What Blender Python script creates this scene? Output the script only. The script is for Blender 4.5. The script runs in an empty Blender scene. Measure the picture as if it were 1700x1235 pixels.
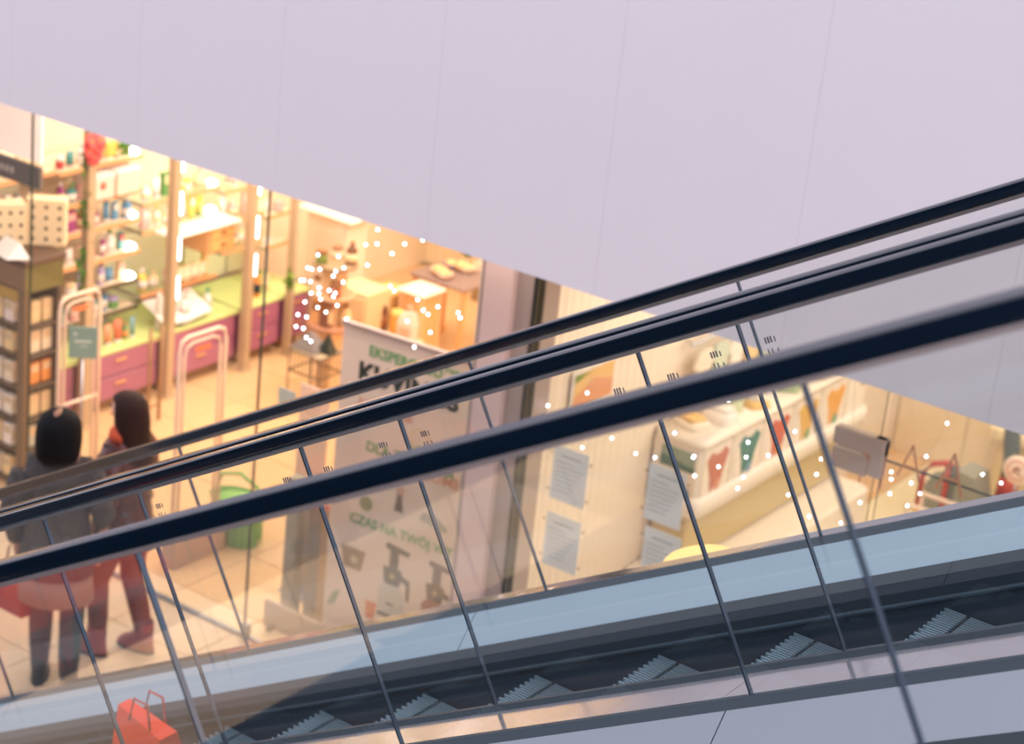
import bpy, math, random
from mathutils import Vector, Matrix
random.seed(4)
SC = bpy.context.scene
COL = SC.collection
PI = math.pi
# ------------------------------------------------------------------ camera
EYE = Vector((0, 0, 6.0))
RV = Vector((0.80660, 0.58280, 0.09864)); UV = Vector((-0.28713, 0.24045, 0.92722)); FV = Vector((-0.51667, 0.77622, -0.36128))
FPX = 3476.0
cam = bpy.data.cameras.new('camera'); co = bpy.data.objects.new('camera', cam); COL.objects.link(co)
M3 = Matrix((RV, UV, -FV)).transposed()
co.matrix_world = Matrix.Translation(EYE) @ M3.to_4x4()
cam.sensor_width = 36; cam.sensor_fit = 'HORIZONTAL'; cam.lens = FPX / 1700 * 36
cam.clip_start = .05; cam.clip_end = 200
cam.dof.use_dof = True; cam.dof.focus_distance = 5.0; cam.dof.aperture_fstop = 3.8
SC.camera = co
# ------------------------------------------------------------------ world: soft skylight of the atrium roof
w = bpy.data.worlds.new('world'); SC.world = w; w.use_nodes = True
bgn = w.node_tree.nodes['Background']
WORLD_COL = (0.78, 0.745, 0.86); WORLD_STR = 2.1
bgn.inputs[0].default_value = (*WORLD_COL, 1); bgn.inputs[1].default_value = WORLD_STR
SC.view_settings.view_transform = 'Standard'; SC.view_settings.look = 'None'
SC.view_settings.gamma = 1; SC.view_settings.use_curve_mapping = False
SC.view_settings.exposure = 0.1
SC.cycles.transparent_max_bounces = 40
SC.cycles.max_bounces = 8; SC.cycles.diffuse_bounces = 4; SC.cycles.glossy_bounces = 4
SC.cycles.sample_clamp_indirect = 6
def area(name, loc, size, energy, color, rot=(0, 0, 0)):
    l = bpy.data.lights.new(name, 'AREA'); l.shape = 'RECTANGLE'; l.size, l.size_y = size
    l.energy = energy; l.color = color
    o = bpy.data.objects.new(name, l); COL.objects.link(o); o.location = loc; o.rotation_euler = rot; return o
WARM = (1.0, 0.87, 0.765)
area('shop_light_entrance', (-7.9, 9.4, 2.88), (3.4, 1.6), 50, WARM)
area('shop_light_shelves', (-9.1, 11.0, 2.88), (2.4, 3.2), 128, WARM)
area('shop_light_back', (-7.9, 13.0, 2.88), (3.4, 2.0), 84, WARM)
area('clothes_shop_light', (-3.4, 11.5, 2.88), (3.6, 4.8), 185, (1.0, .89, .79))
area('window_fill_light', (-7.4, 8.30, 2.9), (3.2, .12), 22, WARM)  # added fill, no real fitting: brightens the upper poster, banner and gates
area('pillar_wash_light', (-5.4, 7.95, 2.9), (1.6, .12), 3, (1.0, .88, .8))
area('atrium_downlight', (-6.5, 2.0, 11.0), (9, 6), 160, (0.98, 0.93, 1.0))

# ------------------------------------------------------------------ helpers
def at(px, py, ax, val):
    d = FV * FPX + RV * (px - 850) - UV * (py - 617.5)
    return EYE + d * ((val - EYE[ax]) / d[ax])
def lin(c):
    return tuple(((v / 255) / 12.92 if v / 255 <= .04045 else ((v / 255 + .055) / 1.055) ** 2.4) for v in c)
MATS = {}
def mat(name, col, rough=.5, metal=0., emit=0., noise=0., scale=8., bump=0., spec=.5):
    if name in MATS: return MATS[name]
    m = bpy.data.materials.new(name); m.use_nodes = True; nt = m.node_tree; b = nt.nodes['Principled BSDF']
    c = lin(col)
    b.inputs['Base Color'].default_value = (*c, 1); b.inputs['Roughness'].default_value = rough
    b.inputs['Metallic'].default_value = metal; b.inputs['Specular IOR Level'].default_value = spec
    if emit:
        b.inputs['Emission Color'].default_value = (*c, 1); b.inputs['Emission Strength'].default_value = emit
    if noise or bump:
        tc = nt.nodes.new('ShaderNodeTexCoord'); n = nt.nodes.new('ShaderNodeTexNoise'); n.inputs['Scale'].default_value = scale
        n.inputs['Detail'].default_value = 3
        nt.links.new(tc.outputs['Object'], n.inputs['Vector'])
        if noise:
            mx = nt.nodes.new('ShaderNodeMix'); mx.data_type = 'RGBA'; mx.blend_type = 'MIX'
            mx.inputs[6].default_value = (*[v * (1 - noise) for v in c], 1); mx.inputs[7].default_value = (*[min(1, v * (1 + noise)) for v in c], 1)
            nt.links.new(n.outputs[0], mx.inputs[0]); nt.links.new(mx.outputs[2], b.inputs['Base Color'])
        if bump:
            bp = nt.nodes.new('ShaderNodeBump'); bp.inputs['Strength'].default_value = bump; bp.inputs['Distance'].default_value = .02
            nt.links.new(n.outputs[0], bp.inputs['Height']); nt.links.new(bp.outputs[0], b.inputs['Normal'])
    MATS[name] = m; return m
def glass(name, tint, refl):
    m = bpy.data.materials.new(name); m.use_nodes = True; nt = m.node_tree; nt.nodes.clear()
    out = nt.nodes.new('ShaderNodeOutputMaterial'); tr = nt.nodes.new('ShaderNodeBsdfTransparent'); gl = nt.nodes.new('ShaderNodeBsdfGlossy')
    tr.inputs[0].default_value = (*tint, 1); gl.inputs['Roughness'].default_value = 0.0; gl.inputs[0].default_value = (1, 1, 1, 1)
    fr = nt.nodes.new('ShaderNodeFresnel'); fr.inputs[0].default_value = 1.5
    ge = nt.nodes.new('ShaderNodeNewGeometry'); mu = nt.nodes.new('ShaderNodeMath'); mu.operation = 'MULTIPLY'; mu.inputs[1].default_value = refl
    inv = nt.nodes.new('ShaderNodeMath'); inv.operation = 'SUBTRACT'; inv.inputs[0].default_value = 1
    m2 = nt.nodes.new('ShaderNodeMath'); m2.operation = 'MULTIPLY'; m2.use_clamp = True
    nt.links.new(fr.outputs[0], mu.inputs[0]); nt.links.new(ge.outputs['Backfacing'], inv.inputs[1])
    nt.links.new(mu.outputs[0], m2.inputs[0]); nt.links.new(inv.outputs[0], m2.inputs[1])
    mx = nt.nodes.new('ShaderNodeMixShader'); nt.links.new(m2.outputs[0], mx.inputs[0]); nt.links.new(tr.outputs[0], mx.inputs[1]); nt.links.new(gl.outputs[0], mx.inputs[2])
    nt.links.new(mx.outputs[0], out.inputs[0]); MATS[name] = m; return m
G_ESC = glass('balustrade_glass', (.985, .99, .985), 1.9)
G_SHOP = glass('shopfront_glass', (.99, .995, .985), 1.5)
G_SHELF = glass('shelf_glass', (.93, .98, .94), 1.5)

class MB:
    def __init__(s): s.v = []; s.f = []; s.m = []; s.mats = []; s.sm = []
    def mi(s, m):
        if m not in s.mats: s.mats.append(m)
        return s.mats.index(m)
    def add(s, vs, fs, m, smooth=False, mtx=None):
        b = len(s.v); i = s.mi(m)
        for p in vs: s.v.append(tuple(mtx @ Vector(p)) if mtx else tuple(p))
        for f in fs: s.f.append([b + k for k in f]); s.m.append(i); s.sm.append(smooth)
        return s
    def box(s, a, b, m, mtx=None):
        x0, x1 = sorted((a[0], b[0])); y0, y1 = sorted((a[1], b[1])); z0, z1 = sorted((a[2], b[2]))
        vs = [(x, y, z) for z in (z0, z1) for y in (y0, y1) for x in (x0, x1)]
        return s.add(vs, [(0, 2, 3, 1), (4, 5, 7, 6), (0, 1, 5, 4), (2, 6, 7, 3), (0, 4, 6, 2), (1, 3, 7, 5)], m, False, mtx)
    def bbox(s, a, b, m, bv=.01, mtx=None):           # bevelled box
        x0, x1 = sorted((a[0], b[0])); y0, y1 = sorted((a[1], b[1])); z0, z1 = sorted((a[2], b[2]))
        bv = min(bv, (x1 - x0) * .45, (y1 - y0) * .45, (z1 - z0) * .45)
        def ring(e, z): return [(x0 + e, y0 + bv, z), (x0 + bv, y0 + e, z), (x1 - bv, y0 + e, z), (x1 - e, y0 + bv, z), (x1 - e, y1 - bv, z), (x1 - bv, y1 - e, z), (x0 + bv, y1 - e, z), (x0 + e, y1 - bv, z)]
        rs = [ring(bv, z0), ring(0, z0 + bv), ring(0, z1 - bv), ring(bv, z1)]
        return s.loft(rs, m, smooth=False, mtx=mtx)
    def loft(s, rs, m, smooth=True, mtx=None, cap=True, close=False):
        n = len(rs[0]); vs = [p for r in rs for p in r]; fs = []
        for i in range(len(rs) - (0 if close else 1)):
            j = (i + 1) % len(rs)
            for k in range(n):
                l = (k + 1) % n; fs.append((i * n + k, i * n + l, j * n + l, j * n + k))
        if cap and not close: fs.append(tuple(range(n))[::-1]); fs.append(tuple((len(rs) - 1) * n + k for k in range(n)))
        return s.add(vs, fs, m, smooth, mtx)
    def lathe(s, prof, m, c=(0, 0, 0), n=14, mtx=None, sy=1., smooth=True):
        rs = [[(c[0] + r * math.cos(2 * PI * k / n), c[1] + sy * r * math.sin(2 * PI * k / n), c[2] + z) for k in range(n)] for r, z in prof]
        return s.loft(rs, m, smooth, mtx)
    def tube(s, pts, r, m, n=8, mtx=None):
        pts = [Vector(p) for p in pts]; rs = []
        rr = r if isinstance(r, (list, tuple)) else [r] * len(pts)
        for i, p in enumerate(pts):
            t = (pts[min(i + 1, len(pts) - 1)] - pts[max(i - 1, 0)]).normalized()
            a = Vector((0, 0, 1)) if abs(t.z) < .9 else Vector((1, 0, 0)); u = t.cross(a).normalized(); v = t.cross(u)
            rs.append([tuple(p + (u * math.cos(2 * PI * k / n) + v * math.sin(2 * PI * k / n)) * rr[i]) for k in range(n)])
        return s.loft(rs, m, True, mtx)
    def ell(s, c, r, m, n=14, k=9, mtx=None):
        prof = [(max(.02, math.sin(PI * i / k)), -math.cos(PI * i / k)) for i in range(k + 1)]
        rs = [[(c[0] + r[0] * a * math.cos(2 * PI * q / n), c[1] + r[1] * a * math.sin(2 * PI * q / n), c[2] + r[2] * b) for q in range(n)] for a, b in prof]
        return s.loft(rs, m, True, mtx)
    def prism(s, poly, a, b, ax, m, mtx=None):         # poly in the two other axes
        def mk(p, t):
            q = list(p); q.insert(ax, t); return tuple(q)
        return s.loft([[mk(p, a) for p in poly], [mk(p, b) for p in poly]], m, False, mtx)
    def data(s, name):
        me = bpy.data.meshes.new(name); me.from_pydata(s.v, [], s.f)
        for m in s.mats: me.materials.append(m)
        me.polygons.foreach_set('material_index', s.m); me.polygons.foreach_set('use_smooth', s.sm)
        me.update()
        return me
    def build(s, name, parent=None, loc=None):
        o = bpy.data.objects.new(name, s.data(name)); COL.objects.link(o)
        if parent is not None: o.parent = parent
        if loc is not None: o.location = loc
        return o
def tag(o, label=None, cat=None, group=None, kind=None):
    if label: o['label'] = label
    if cat: o['category'] = cat
    if group: o['group'] = group
    if kind: o['kind'] = kind
    return o
def thing(name, loc, label, cat, group=None, rz=0.):
    o = bpy.data.objects.new(name, None); o.empty_display_size = .05; COL.objects.link(o); o.location = loc; o.rotation_euler = (0, 0, rz)
    return tag(o, label, cat, group)
def inst(name, me, parent=None, loc=(0, 0, 0), rot=None):
    o = bpy.data.objects.new(name, me); COL.objects.link(o); o.location = loc
    if rot: o.rotation_euler = rot
    if parent is not None: o.parent = parent
    return o
def text(body, name, parent, loc, rot, size, m, ext=.001, align='LEFT', sx=1., bold=0.):
    c = bpy.data.curves.new(name, 'FONT'); c.body = body; c.size = size; c.extrude = ext; c.align_x = align; c.offset = bold; c.resolution_u = 3
    o = bpy.data.objects.new('t', c); COL.objects.link(o)
    bpy.context.view_layer.update()
    me = bpy.data.meshes.new_from_object(o.evaluated_get(bpy.context.evaluated_depsgraph_get()))
    bpy.data.objects.remove(o); bpy.data.curves.remove(c)
    me.name = name; me.materials.clear(); me.materials.append(m)
    p = bpy.data.objects.new(name, me); COL.objects.link(p); p.location = loc; p.rotation_euler = rot; p.scale = (sx, 1, 1)
    if parent is not None: p.parent = parent
    return p

# materials
white_wall = mat('painted_wall_panel', (238, 233, 237), .6, noise=.012, scale=2)
rubber = mat('handrail_rubber', (3, 20, 36), .13, spec=.6)
guide = mat('handrail_guide_metal', (190, 174, 166), .4, .2)
steel = mat('brushed_steel', (150, 152, 158), .3, .9, bump=.02, scale=30)
polished = mat('polished_steel', (205, 203, 208), .08, 1., bump=.12, scale=9)
deckp = mat('deck_paint', (150, 172, 184), .35, .25, noise=.02, scale=3)
deck2 = mat('deck_paint_grey', (146, 154, 162), .35, .25, noise=.02, scale=3)
chamf = mat('deck_chamfer', (84, 92, 96), .5, .1)
skirtm = mat('skirt_steel', (12, 34, 48), .5, 0.)
brush = mat('skirt_brush', (40, 62, 74), .7)
gasket = mat('glass_gasket', (30, 52, 64), .5)
stepm = mat('step_aluminium', (132, 158, 170), .4, .5)
stepd = mat('step_groove', (12, 26, 34), .7)
gedge = mat('glass_edge', (92, 106, 120), .25, .5)
gedge2 = mat('shop_glass_edge', (14, 44, 34), .4)
printm = mat('glass_print', (126, 120, 120), .5)
tan = mat('tile_cream', (236, 205, 168), .35, noise=.03, scale=2)
tan2 = mat('tile_shop', (222, 182, 134), .4, noise=.03, scale=2)
tan3 = mat('tile_pale', (240, 226, 194), .4, noise=.03, scale=2)
grout = mat('tile_grout', (188, 160, 128), .8)
cream = mat('cream_paint', (246, 228, 208), .6, noise=.01)
cream2 = mat('cream_curtain', (246, 228, 208), .7)
wpl = mat('white_plastic', (238, 232, 226), .4)
beige = mat('beige_post', (186, 160, 128), .5, noise=.03, scale=20)
purple = mat('purple_lacquer', (168, 100, 130), .4, noise=.02)
purpd = mat('purple_shadow_gap', (80, 50, 66), .6)
lime = mat('lime_glass_top', (206, 218, 140), .25)
limebk = mat('lime_back_panel', (244, 244, 218), .4)
brown = mat('brown_wood', (106, 82, 58), .5, noise=.1, scale=12)
brownd = mat('dark_brown_wood', (74, 56, 40), .5, noise=.1, scale=12)
wood = mat('light_wood', (228, 200, 156), .5, noise=.08, scale=10)
woodo = mat('orange_wood', (226, 168, 112), .5, noise=.08, scale=10)
black = mat('black_lacquer', (24, 26, 28), .4)
chrome = mat('chrome', (200, 200, 205), .15, 1.)
lampm = mat('lamp_white', (255, 250, 245), .5, emit=9)
bulbm = mat('fairy_bulb', (236, 232, 255), .5, emit=26)
wirem = mat('clear_wire', (206, 196, 180), .4)
def cm(r, g, b, rough=.45): return mat('paint_%d_%d_%d' % (r, g, b), (r, g, b), rough)

# ------------------------------------------------------------------ setting: floors, walls, fascia
fl = MB().box((-24, -14, -.3), (8, 20, -.012), grout).build('floor'); tag(fl, 'cream tiled mall floor with fine grout lines', kind='structure')
td = {0: MB().bbox((-.297, -.297, -.02), (.297, .297, 0), tan, .003).data('tile'), 1: MB().bbox((-.297, -.297, -.02), (.297, .297, 0), tan2, .003).data('tile'), 2: MB().bbox((-.297, -.297, -.02), (.297, .297, 0), tan3, .003).data('tile')}
for i in range(-18, -5):
    for j in range(8, 24):
        x, y = i * .6 + .3, j * .6 + .3
        # keep only the tiles the camera can see
        v = Vector((x, y, 0)) - EYE; d = v.dot(FV); px = 850 + FPX * v.dot(RV) / d; py = 617 - FPX * v.dot(UV) / d
        if -250 < px < 1900 and -60 < py < 1450: inst('tile', td[0 if y < 8.3 else 2 if x > -5.7 else 1], fl, (x, y, 0))
big = MB(); big.box((-24, -14, -.011), (8, 4.8, -.004), mat('dark_reflection_floor', (44, 54, 64), .5, noise=.1, scale=3)); o = big.build('dark_reflection_slab', fl)  # unseen dark slab added to keep the balustrade reflections dark
MB().box((-7.5, -4.0, -.004), (-6.5, 1.6, .001), mat('reflection_strip_tan', (236, 204, 160), .6, noise=.03)).build('pale_reflection_strip', fl)  # unseen tan strip added so the glass picks up a bright patch
# fascia: the big white bulkhead with vertical joints
FY = 7.6; FZ = 2.955
fas = MB().box((-14, FY + .025, FZ + .01), (4, FY + .16, 7.6), mat('fascia_backing', (214, 204, 212), .7)).build('wall_upper')
tag(fas, 'large pale lilac-white panelled bulkhead above the shopfronts', kind='structure')
x = -7.54 - .958 * 5
pd_ = MB().bbox((.0006, 0, FZ), (.958 - .0006, .026, 7.6), white_wall, .0004).data('panel')
for k in range(14): inst('panel', pd_, fas, (x + k * .958, FY, 0))
so = MB().box((-14, FY + .03, FZ), (4, 15.3, FZ + .01), mat('ceiling_paint', (236, 226, 214), .7)).build('ceiling'); tag(so, 'flat cream ceiling of the shops behind the bulkhead', kind='structure')
BX = -10.72
def wall(name, a, b, m, label): return tag(MB().box(a, b, m).build(name), label, kind='structure')
wall('wall_left', (BX - .1, 8.3, 0), (BX, 14.6, FZ), limebk if False else mat('wall_warm', (238, 220, 190), .6, noise=.02), 'cream side wall behind the wall shelving')
wall('wall_back', (BX - .1, 14.5, 0), (-5.72, 14.6, FZ), mat('wall_ochre', (242, 220, 182), .6, noise=.03), 'ochre back wall of the gift shop')
pt = tag(MB().box((-5.80, 8.33, 0), (-5.74, 14.6, FZ), cream).build('wall_middle'), 'cream partition between the two shops', kind='structure')
cv = MB()
for k in range(22):                                              # soft vertical folds on the partition
    y0 = 8.36 + k * .085
    cv.add([(-5.74, y0, .02), (-5.74, y0 + .085, .02), (-5.74, y0 + .085, 2.9), (-5.74, y0, 2.9), (-5.722, y0 + .042, .02), (-5.722, y0 + .042, 2.9)],
           [(0, 4, 5, 3), (4, 1, 2, 5)], cream2, True)
cv.build('curtain', pt)
rb = tag(MB().box((-5.74, 13.9, 0), (2, 14.0, FZ), mat('wall_yellowish', (232, 214, 180), .6)).build('wall_right'), 'beige panelled back wall of the clothes shop', kind='structure')
pp = MB().bbox((.003, -.02, 0), (.547, 0, 2.9), mat('wall_board', (238, 220, 190), .5, noise=.03, scale=3), .004).data('panel')
for k in range(12): inst('panel', pp, rb, (-5.72 + k * .55, 13.9, 0))
# the other side of the atrium, behind the camera: what the handrails and glass reflect
opp = wall('wall_lower', (-24, -9.2, 0), (8, -9, 13), mat('opposite_wall', (46, 54, 66), .7), 'dull grey wall across the atrium')
# side wall far right, closes the clothes shop
wall('wall_side', (2, 8.3, 0), (2.1, 14.0, FZ), cream, 'cream side wall of the clothes shop')
# pillar between the shopfronts
pil = MB().bbox((-5.685, 8.17, 0), (-5.36, 8.42, FZ), mat('pillar_core', (176, 158, 152), .5), .004).build('trim_1'); tag(pil, 'wide pale pink pillar framed in mauve grey between the two shopfronts', kind='structure')
MB().bbox((-5.635, 8.13, 0), (-5.462, 8.18, FZ), mat('pillar_pink', (226, 198, 192), .5, noise=.01), .003).build('front_panel', pil)
MB().bbox((-5.352, 8.16, 0), (-5.335, 8.24, FZ), mat('dark_edge', (26, 32, 30), .4), .002).build('edge_strip', pil)
# shopfront glass, one panel each, with green edges
def pane(x0, x1, name, label):
    m = MB(); y0, y1 = 8.194, 8.206
    m.add([(x0, y0, .02), (x1, y0, .02), (x1, y0, FZ), (x0, y0, FZ), (x0, y1, .02), (x1, y1, .02), (x1, y1, FZ), (x0, y1, FZ)], [(0, 1, 2, 3), (5, 4, 7, 6)], G_SHOP)
    m.add([(x0, y0, .02), (x0, y1, .02), (x0, y1, FZ), (x0, y0, FZ), (x1, y0, .02), (x1, y1, .02), (x1, y1, FZ), (x1, y0, FZ)], [(0, 3, 2, 1), (4, 5, 6, 7)], gedge2)
    o = m.build(name); tag(o, label, kind='structure')
    b = MB().bbox((x0, 8.185, 0), (x1, 8.215, .02), steel, .003).build('floor_channel', o)
    MB().bbox((x0 - .02, 8.18, 2.4 if False else .02), (x0 + .03, 8.22, .09), steel, .003).build('clamp', o)
    return o
pane(-11.0, -8.985, 'window_1', 'shopfront glass at the far left by the brown display stand')
pane(-8.975, -7.135, 'window_2', 'shopfront glass in front of the security gates')
pane(-7.125, -5.69, 'window_3', 'shopfront glass in front of the juicer banner')
pane(-5.335, -3.44, 'window_4', 'clothes shop glass carrying the four blue notices')
# glass door with its L shaped patch fitting
dr = thing('door_1', (-3.42, 8.2, 0), 'frameless glass door with L-shaped steel corner fitting', 'door'); dr['kind'] = 'structure'; del dr['category']
m = MB(); m.add([(.01, -.006, .03), (1.0, -.006, .03), (1.0, -.006, 2.40), (.01, -.006, 2.40), (.01, .006, .03), (1.0, .006, .03), (1.0, .006, 2.40), (.01, .006, 2.40)], [(0, 1, 2, 3), (5, 4, 7, 6)], G_SHOP)
m.add([(.01, -.006, .03), (.01, .006, .03), (.01, .006, 2.40), (.01, -.006, 2.40)], [(0, 3, 2, 1)], gedge2); m.build('pane', dr)
fit_ = mat('patch_fitting', (222, 200, 184), .4, .1)
h = MB().bbox((-.24, -.028, 2.40), (.02, .028, 2.49), fit_, .008); h.bbox((-.045, -.03, 2.30), (.02, .03, 2.49), fit_, .008); h.build('patch_fitting', dr)
MB().bbox((-.24, -.02, 2.285), (-.055, .02, 2.385), mat('patch_lower', (220, 196, 178), .4, .1), .006).build('lower_patch', dr)
MB().box((-.22, -.004, 2.39), (1.0, .004, 2.398), gedge2).build('transom_edge', dr)
# ------------------------------------------------------------------ escalators
T = math.tan(PI / 6); CA = math.cos(PI / 6); SA = .5
def ep(al, y, pe): return (al * CA - pe * SA, y, 6 + al * SA + pe * CA)        # along, across, perpendicular
def run(poly, x0, x1, m, name, parent, smooth=False):                          # poly of (y, z0) sheared up the incline
    return MB().loft([[(xx, y, 6 + z + T * xx) for y, z in poly] for xx in (x0, x1)], m, smooth).build(name, parent)
XL, XR = -7.9, 1.6
def handrail(y, parent):
    pts = []
    hw, hh = .040, .0185
    prof = []
    for k in range(40):
        a = 2 * PI * (k + .5) / 40; c, s_ = math.cos(a), math.sin(a)
        prof.append((hw * math.copysign(abs(c) ** .26, c), hh * math.copysign(abs(s_) ** .34, s_)))
    rs = [[ep(al, y + a, -.258 + b) for a, b in prof] for al in (XL / CA - .3, XR / CA)]
    MB().loft(rs, rubber, True).build('handrail', parent)
    g = [(-.015, -.2865), (.015, -.2865), (.022, -.268), (-.022, -.268)]
    MB().loft([[ep(al, y + a, b) for a, b in g] for al in (XL / CA - .3, XR / CA)], guide).build('handrail_guide', parent)
def panels(y, seams, parent, marks):
    al = sorted(seams)
    for a0, a1 in zip(al[:-1], al[1:]):
        a0 += .002; a1 -= .002; t = .006; b, tp = -1.075, -.285
        c = [ep(a0, y - t, b), ep(a1, y - t, b), ep(a1, y - t, tp), ep(a0, y - t, tp), ep(a0, y + t, b), ep(a1, y + t, b), ep(a1, y + t, tp), ep(a0, y + t, tp)]
        m = MB(); m.add(c, [(0, 1, 2, 3), (5, 4, 7, 6)], G_ESC); m.add(c, [(0, 3, 7, 4), (1, 5, 6, 2), (0, 4, 5, 1), (3, 2, 6, 7)], gedge)
        gp = m.build('glass_panel', parent)
        if marks:
            for s in (a0 + .055, a1 - .085):
                q = MB()
                for k in range(3): q.box((s + k * .007, -t - .0009, -.362), (s + k * .007 + .0042, -t - .0002, -.348), printm)
                for k in range(2): q.box((s + k * .010, -t - .0009, -.386), (s + k * .010 + .003, -t - .0002, -.374), printm)
                q.box((s + .024, -t - .0009, -.362), (s + .027, -t - .0002, -.350), printm); q.box((s + .0245, -t - .0009, -.384), (s + .0275, -t - .0002, -.376), printm)
                q.v = [tuple(Vector(ep(a, y + b_, c_))) for a, b_, c_ in q.v]
                q.build('printed_mark', gp)
def esc(yA, yB, label, seamsA, seamsB, marksA, marksB, group):
    """yA far glass, yB near glass"""
    e = thing('escalator', (XL, (yA + yB) / 2, 0), label, 'escalator', group)
    e_inv = Matrix.Translation(-Vector(e.location))
    kids0 = set(COL.objects)
    for y, s, mk in ((yA, seamsA, marksA), (yB, seamsB, marksB)):
        panels(y, s, e, mk); handrail(y, e)
    for y, sg in ((yA, -1), (yB, 1)):
        Y = lambda d: y + sg * d                       # d measured into the step band
        run([(Y(-.028), -1.243), (Y(-.009), -1.222), (Y(.009), -1.222), (Y(.028), -1.243), (Y(.026), -1.262), (Y(-.026), -1.262)], XL, XR, gasket, 'glass_gasket', e)
        # inner deck split in lengths at its joints
        cuts = [XL, -5.6, -3.40, -.9, XR] if y > 4.5 else [XL, -4.2, -1.74, .4, XR]
        for a, b in zip(cuts[:-1], cuts[1:]):
            run([(Y(.026), -1.241), (Y(.112), -1.352), (Y(.112), -1.375), (Y(.02), -1.265)], a + .0015, b - .0015, deckp if yA > 4.5 else deck2, 'inner_deck', e)
        run([(Y(.112), -1.352), (Y(.122), -1.392), (Y(.112), -1.400), (Y(.10), -1.37)], XL, XR, chamf, 'deck_trim', e)
        run([(Y(.124), -1.385), (Y(.124), -1.66), (Y(.112), -1.66), (Y(.112), -1.385)], XL, XR, skirtm, 'skirt_panel', e)
        run([(Y(.124), -1.452), (Y(.134), -1.457), (Y(.134), -1.463), (Y(.124), -1.470)], XL, XR, brush, 'skirt_brush', e)
    wid = yA - yB - 2 * .128
    st = MB(); n = int(wid / .0135); L = .425; ht = L * T
    st.box((0, 0, -.022), (L - .004, wid, -.010), stepd)
    for k in range(n):
        y0 = k * wid / n; y1 = y0 + wid / n * .56; e0 = -.012 if k % 2 else .0
        st.box((e0, y0, -.018), (.050, y1, 0), stepm); st.box((.062, y0, -.018), (L - .004, y1, 0), stepm)
    for k in range(6):                                 # curved cleated riser under the nosing
        a = k / 6; b = (k + 1) / 6
        st.add([(.03 * math.sin(PI * a), 0, -.02 - a * ht), (.03 * math.sin(PI * a), wid, -.02 - a * ht), (.03 * math.sin(PI * b), wid, -.02 - b * ht), (.03 * math.sin(PI * b), 0, -.02 - b * ht)], [(0, 3, 2, 1)], stepd)
    sd = st.data('step')
    k = -10
    while -3.065 + .425 * k < XR - .5:
        xk = -3.065 + .425 * k; zk = 6 - 1.495 + T * xk
        if zk > .02: inst('step', sd, e, (xk, yB + .128, zk))
        k += 1
    run([(yB + .05, -1.75), (yA - .05, -1.75), (yA - .05, -1.80), (yB + .05, -1.80)], -7.3, XR, stepd, 'truss_bottom', e)
    for o in set(COL.objects) - kids0:
        if o.parent == e: o.matrix_parent_inverse = e_inv
    return e
YA, YB1, YB2, YC = 5.074, 3.834, 3.602, 2.362
e1 = esc(YA, YB1, 'far escalator with glass sides, nearest the shopfronts, its ridged steps in view', [-8.6, -7.1, -5.675, -4.257, -3.215, -2.17, -1.13, .3, 1.8], [-8.6, -7.57, -6.55, -5.52, -4.505, -3.49, -2.464, -1.43, -.4, .62, 1.8], False, True, 'parallel escalators')
e2 = esc(YB2, YC, 'near escalator with glass sides, closest to the camera along the bottom', [-8.6, -7.73, -6.7, -5.67, -4.64, -3.615, -2.573, -1.53, -.5, .53, 1.8], [-8.6, -7.0, -5.6, -4.21, -2.83, -1.449, -.07, 1.8], True, False, 'parallel escalators')
# outer polished deck beside the far escalator and the median cladding between the two
sc_ = thing('trim_2', (0, 0, 0), 'polished steel outer cladding strip along the far side of the far escalator', 'cladding'); sc_['kind'] = 'structure'; del sc_['category']
md = thing('trim_3', (0, 0, 0), 'polished metal strip filling the gap between the two escalators', 'cladding'); md['kind'] = 'structure'; del md['category']
for a, b in ((XL, -5.3), (-5.3, -3.0), (-3.0, -.9), (-.9, XR)):
    o = run([(5.094, -1.236), (5.222, -1.236), (5.222, -1.262), (5.094, -1.262)], a + .001, b - .001, polished, 'top_plate', sc_)
o = run([(5.18, -1.262), (5.215, -1.262), (5.215, -2.1), (5.18, -2.1)], XL, XR, steel, 'side_plate', sc_)
medm = mat('median_metal', (214, 210, 216), .14, .75, bump=.05, scale=5)
for a, b in ((XL, -5.6), (-5.6, -3.6), (-3.6, -1.79), (-1.79, .3), (.3, XR)):
    o = run([(3.624, -1.236), (3.812, -1.236), (3.812, -1.262), (3.624, -1.262)], a + .0012, b - .0012, medm, 'cover_plate', md)
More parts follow.
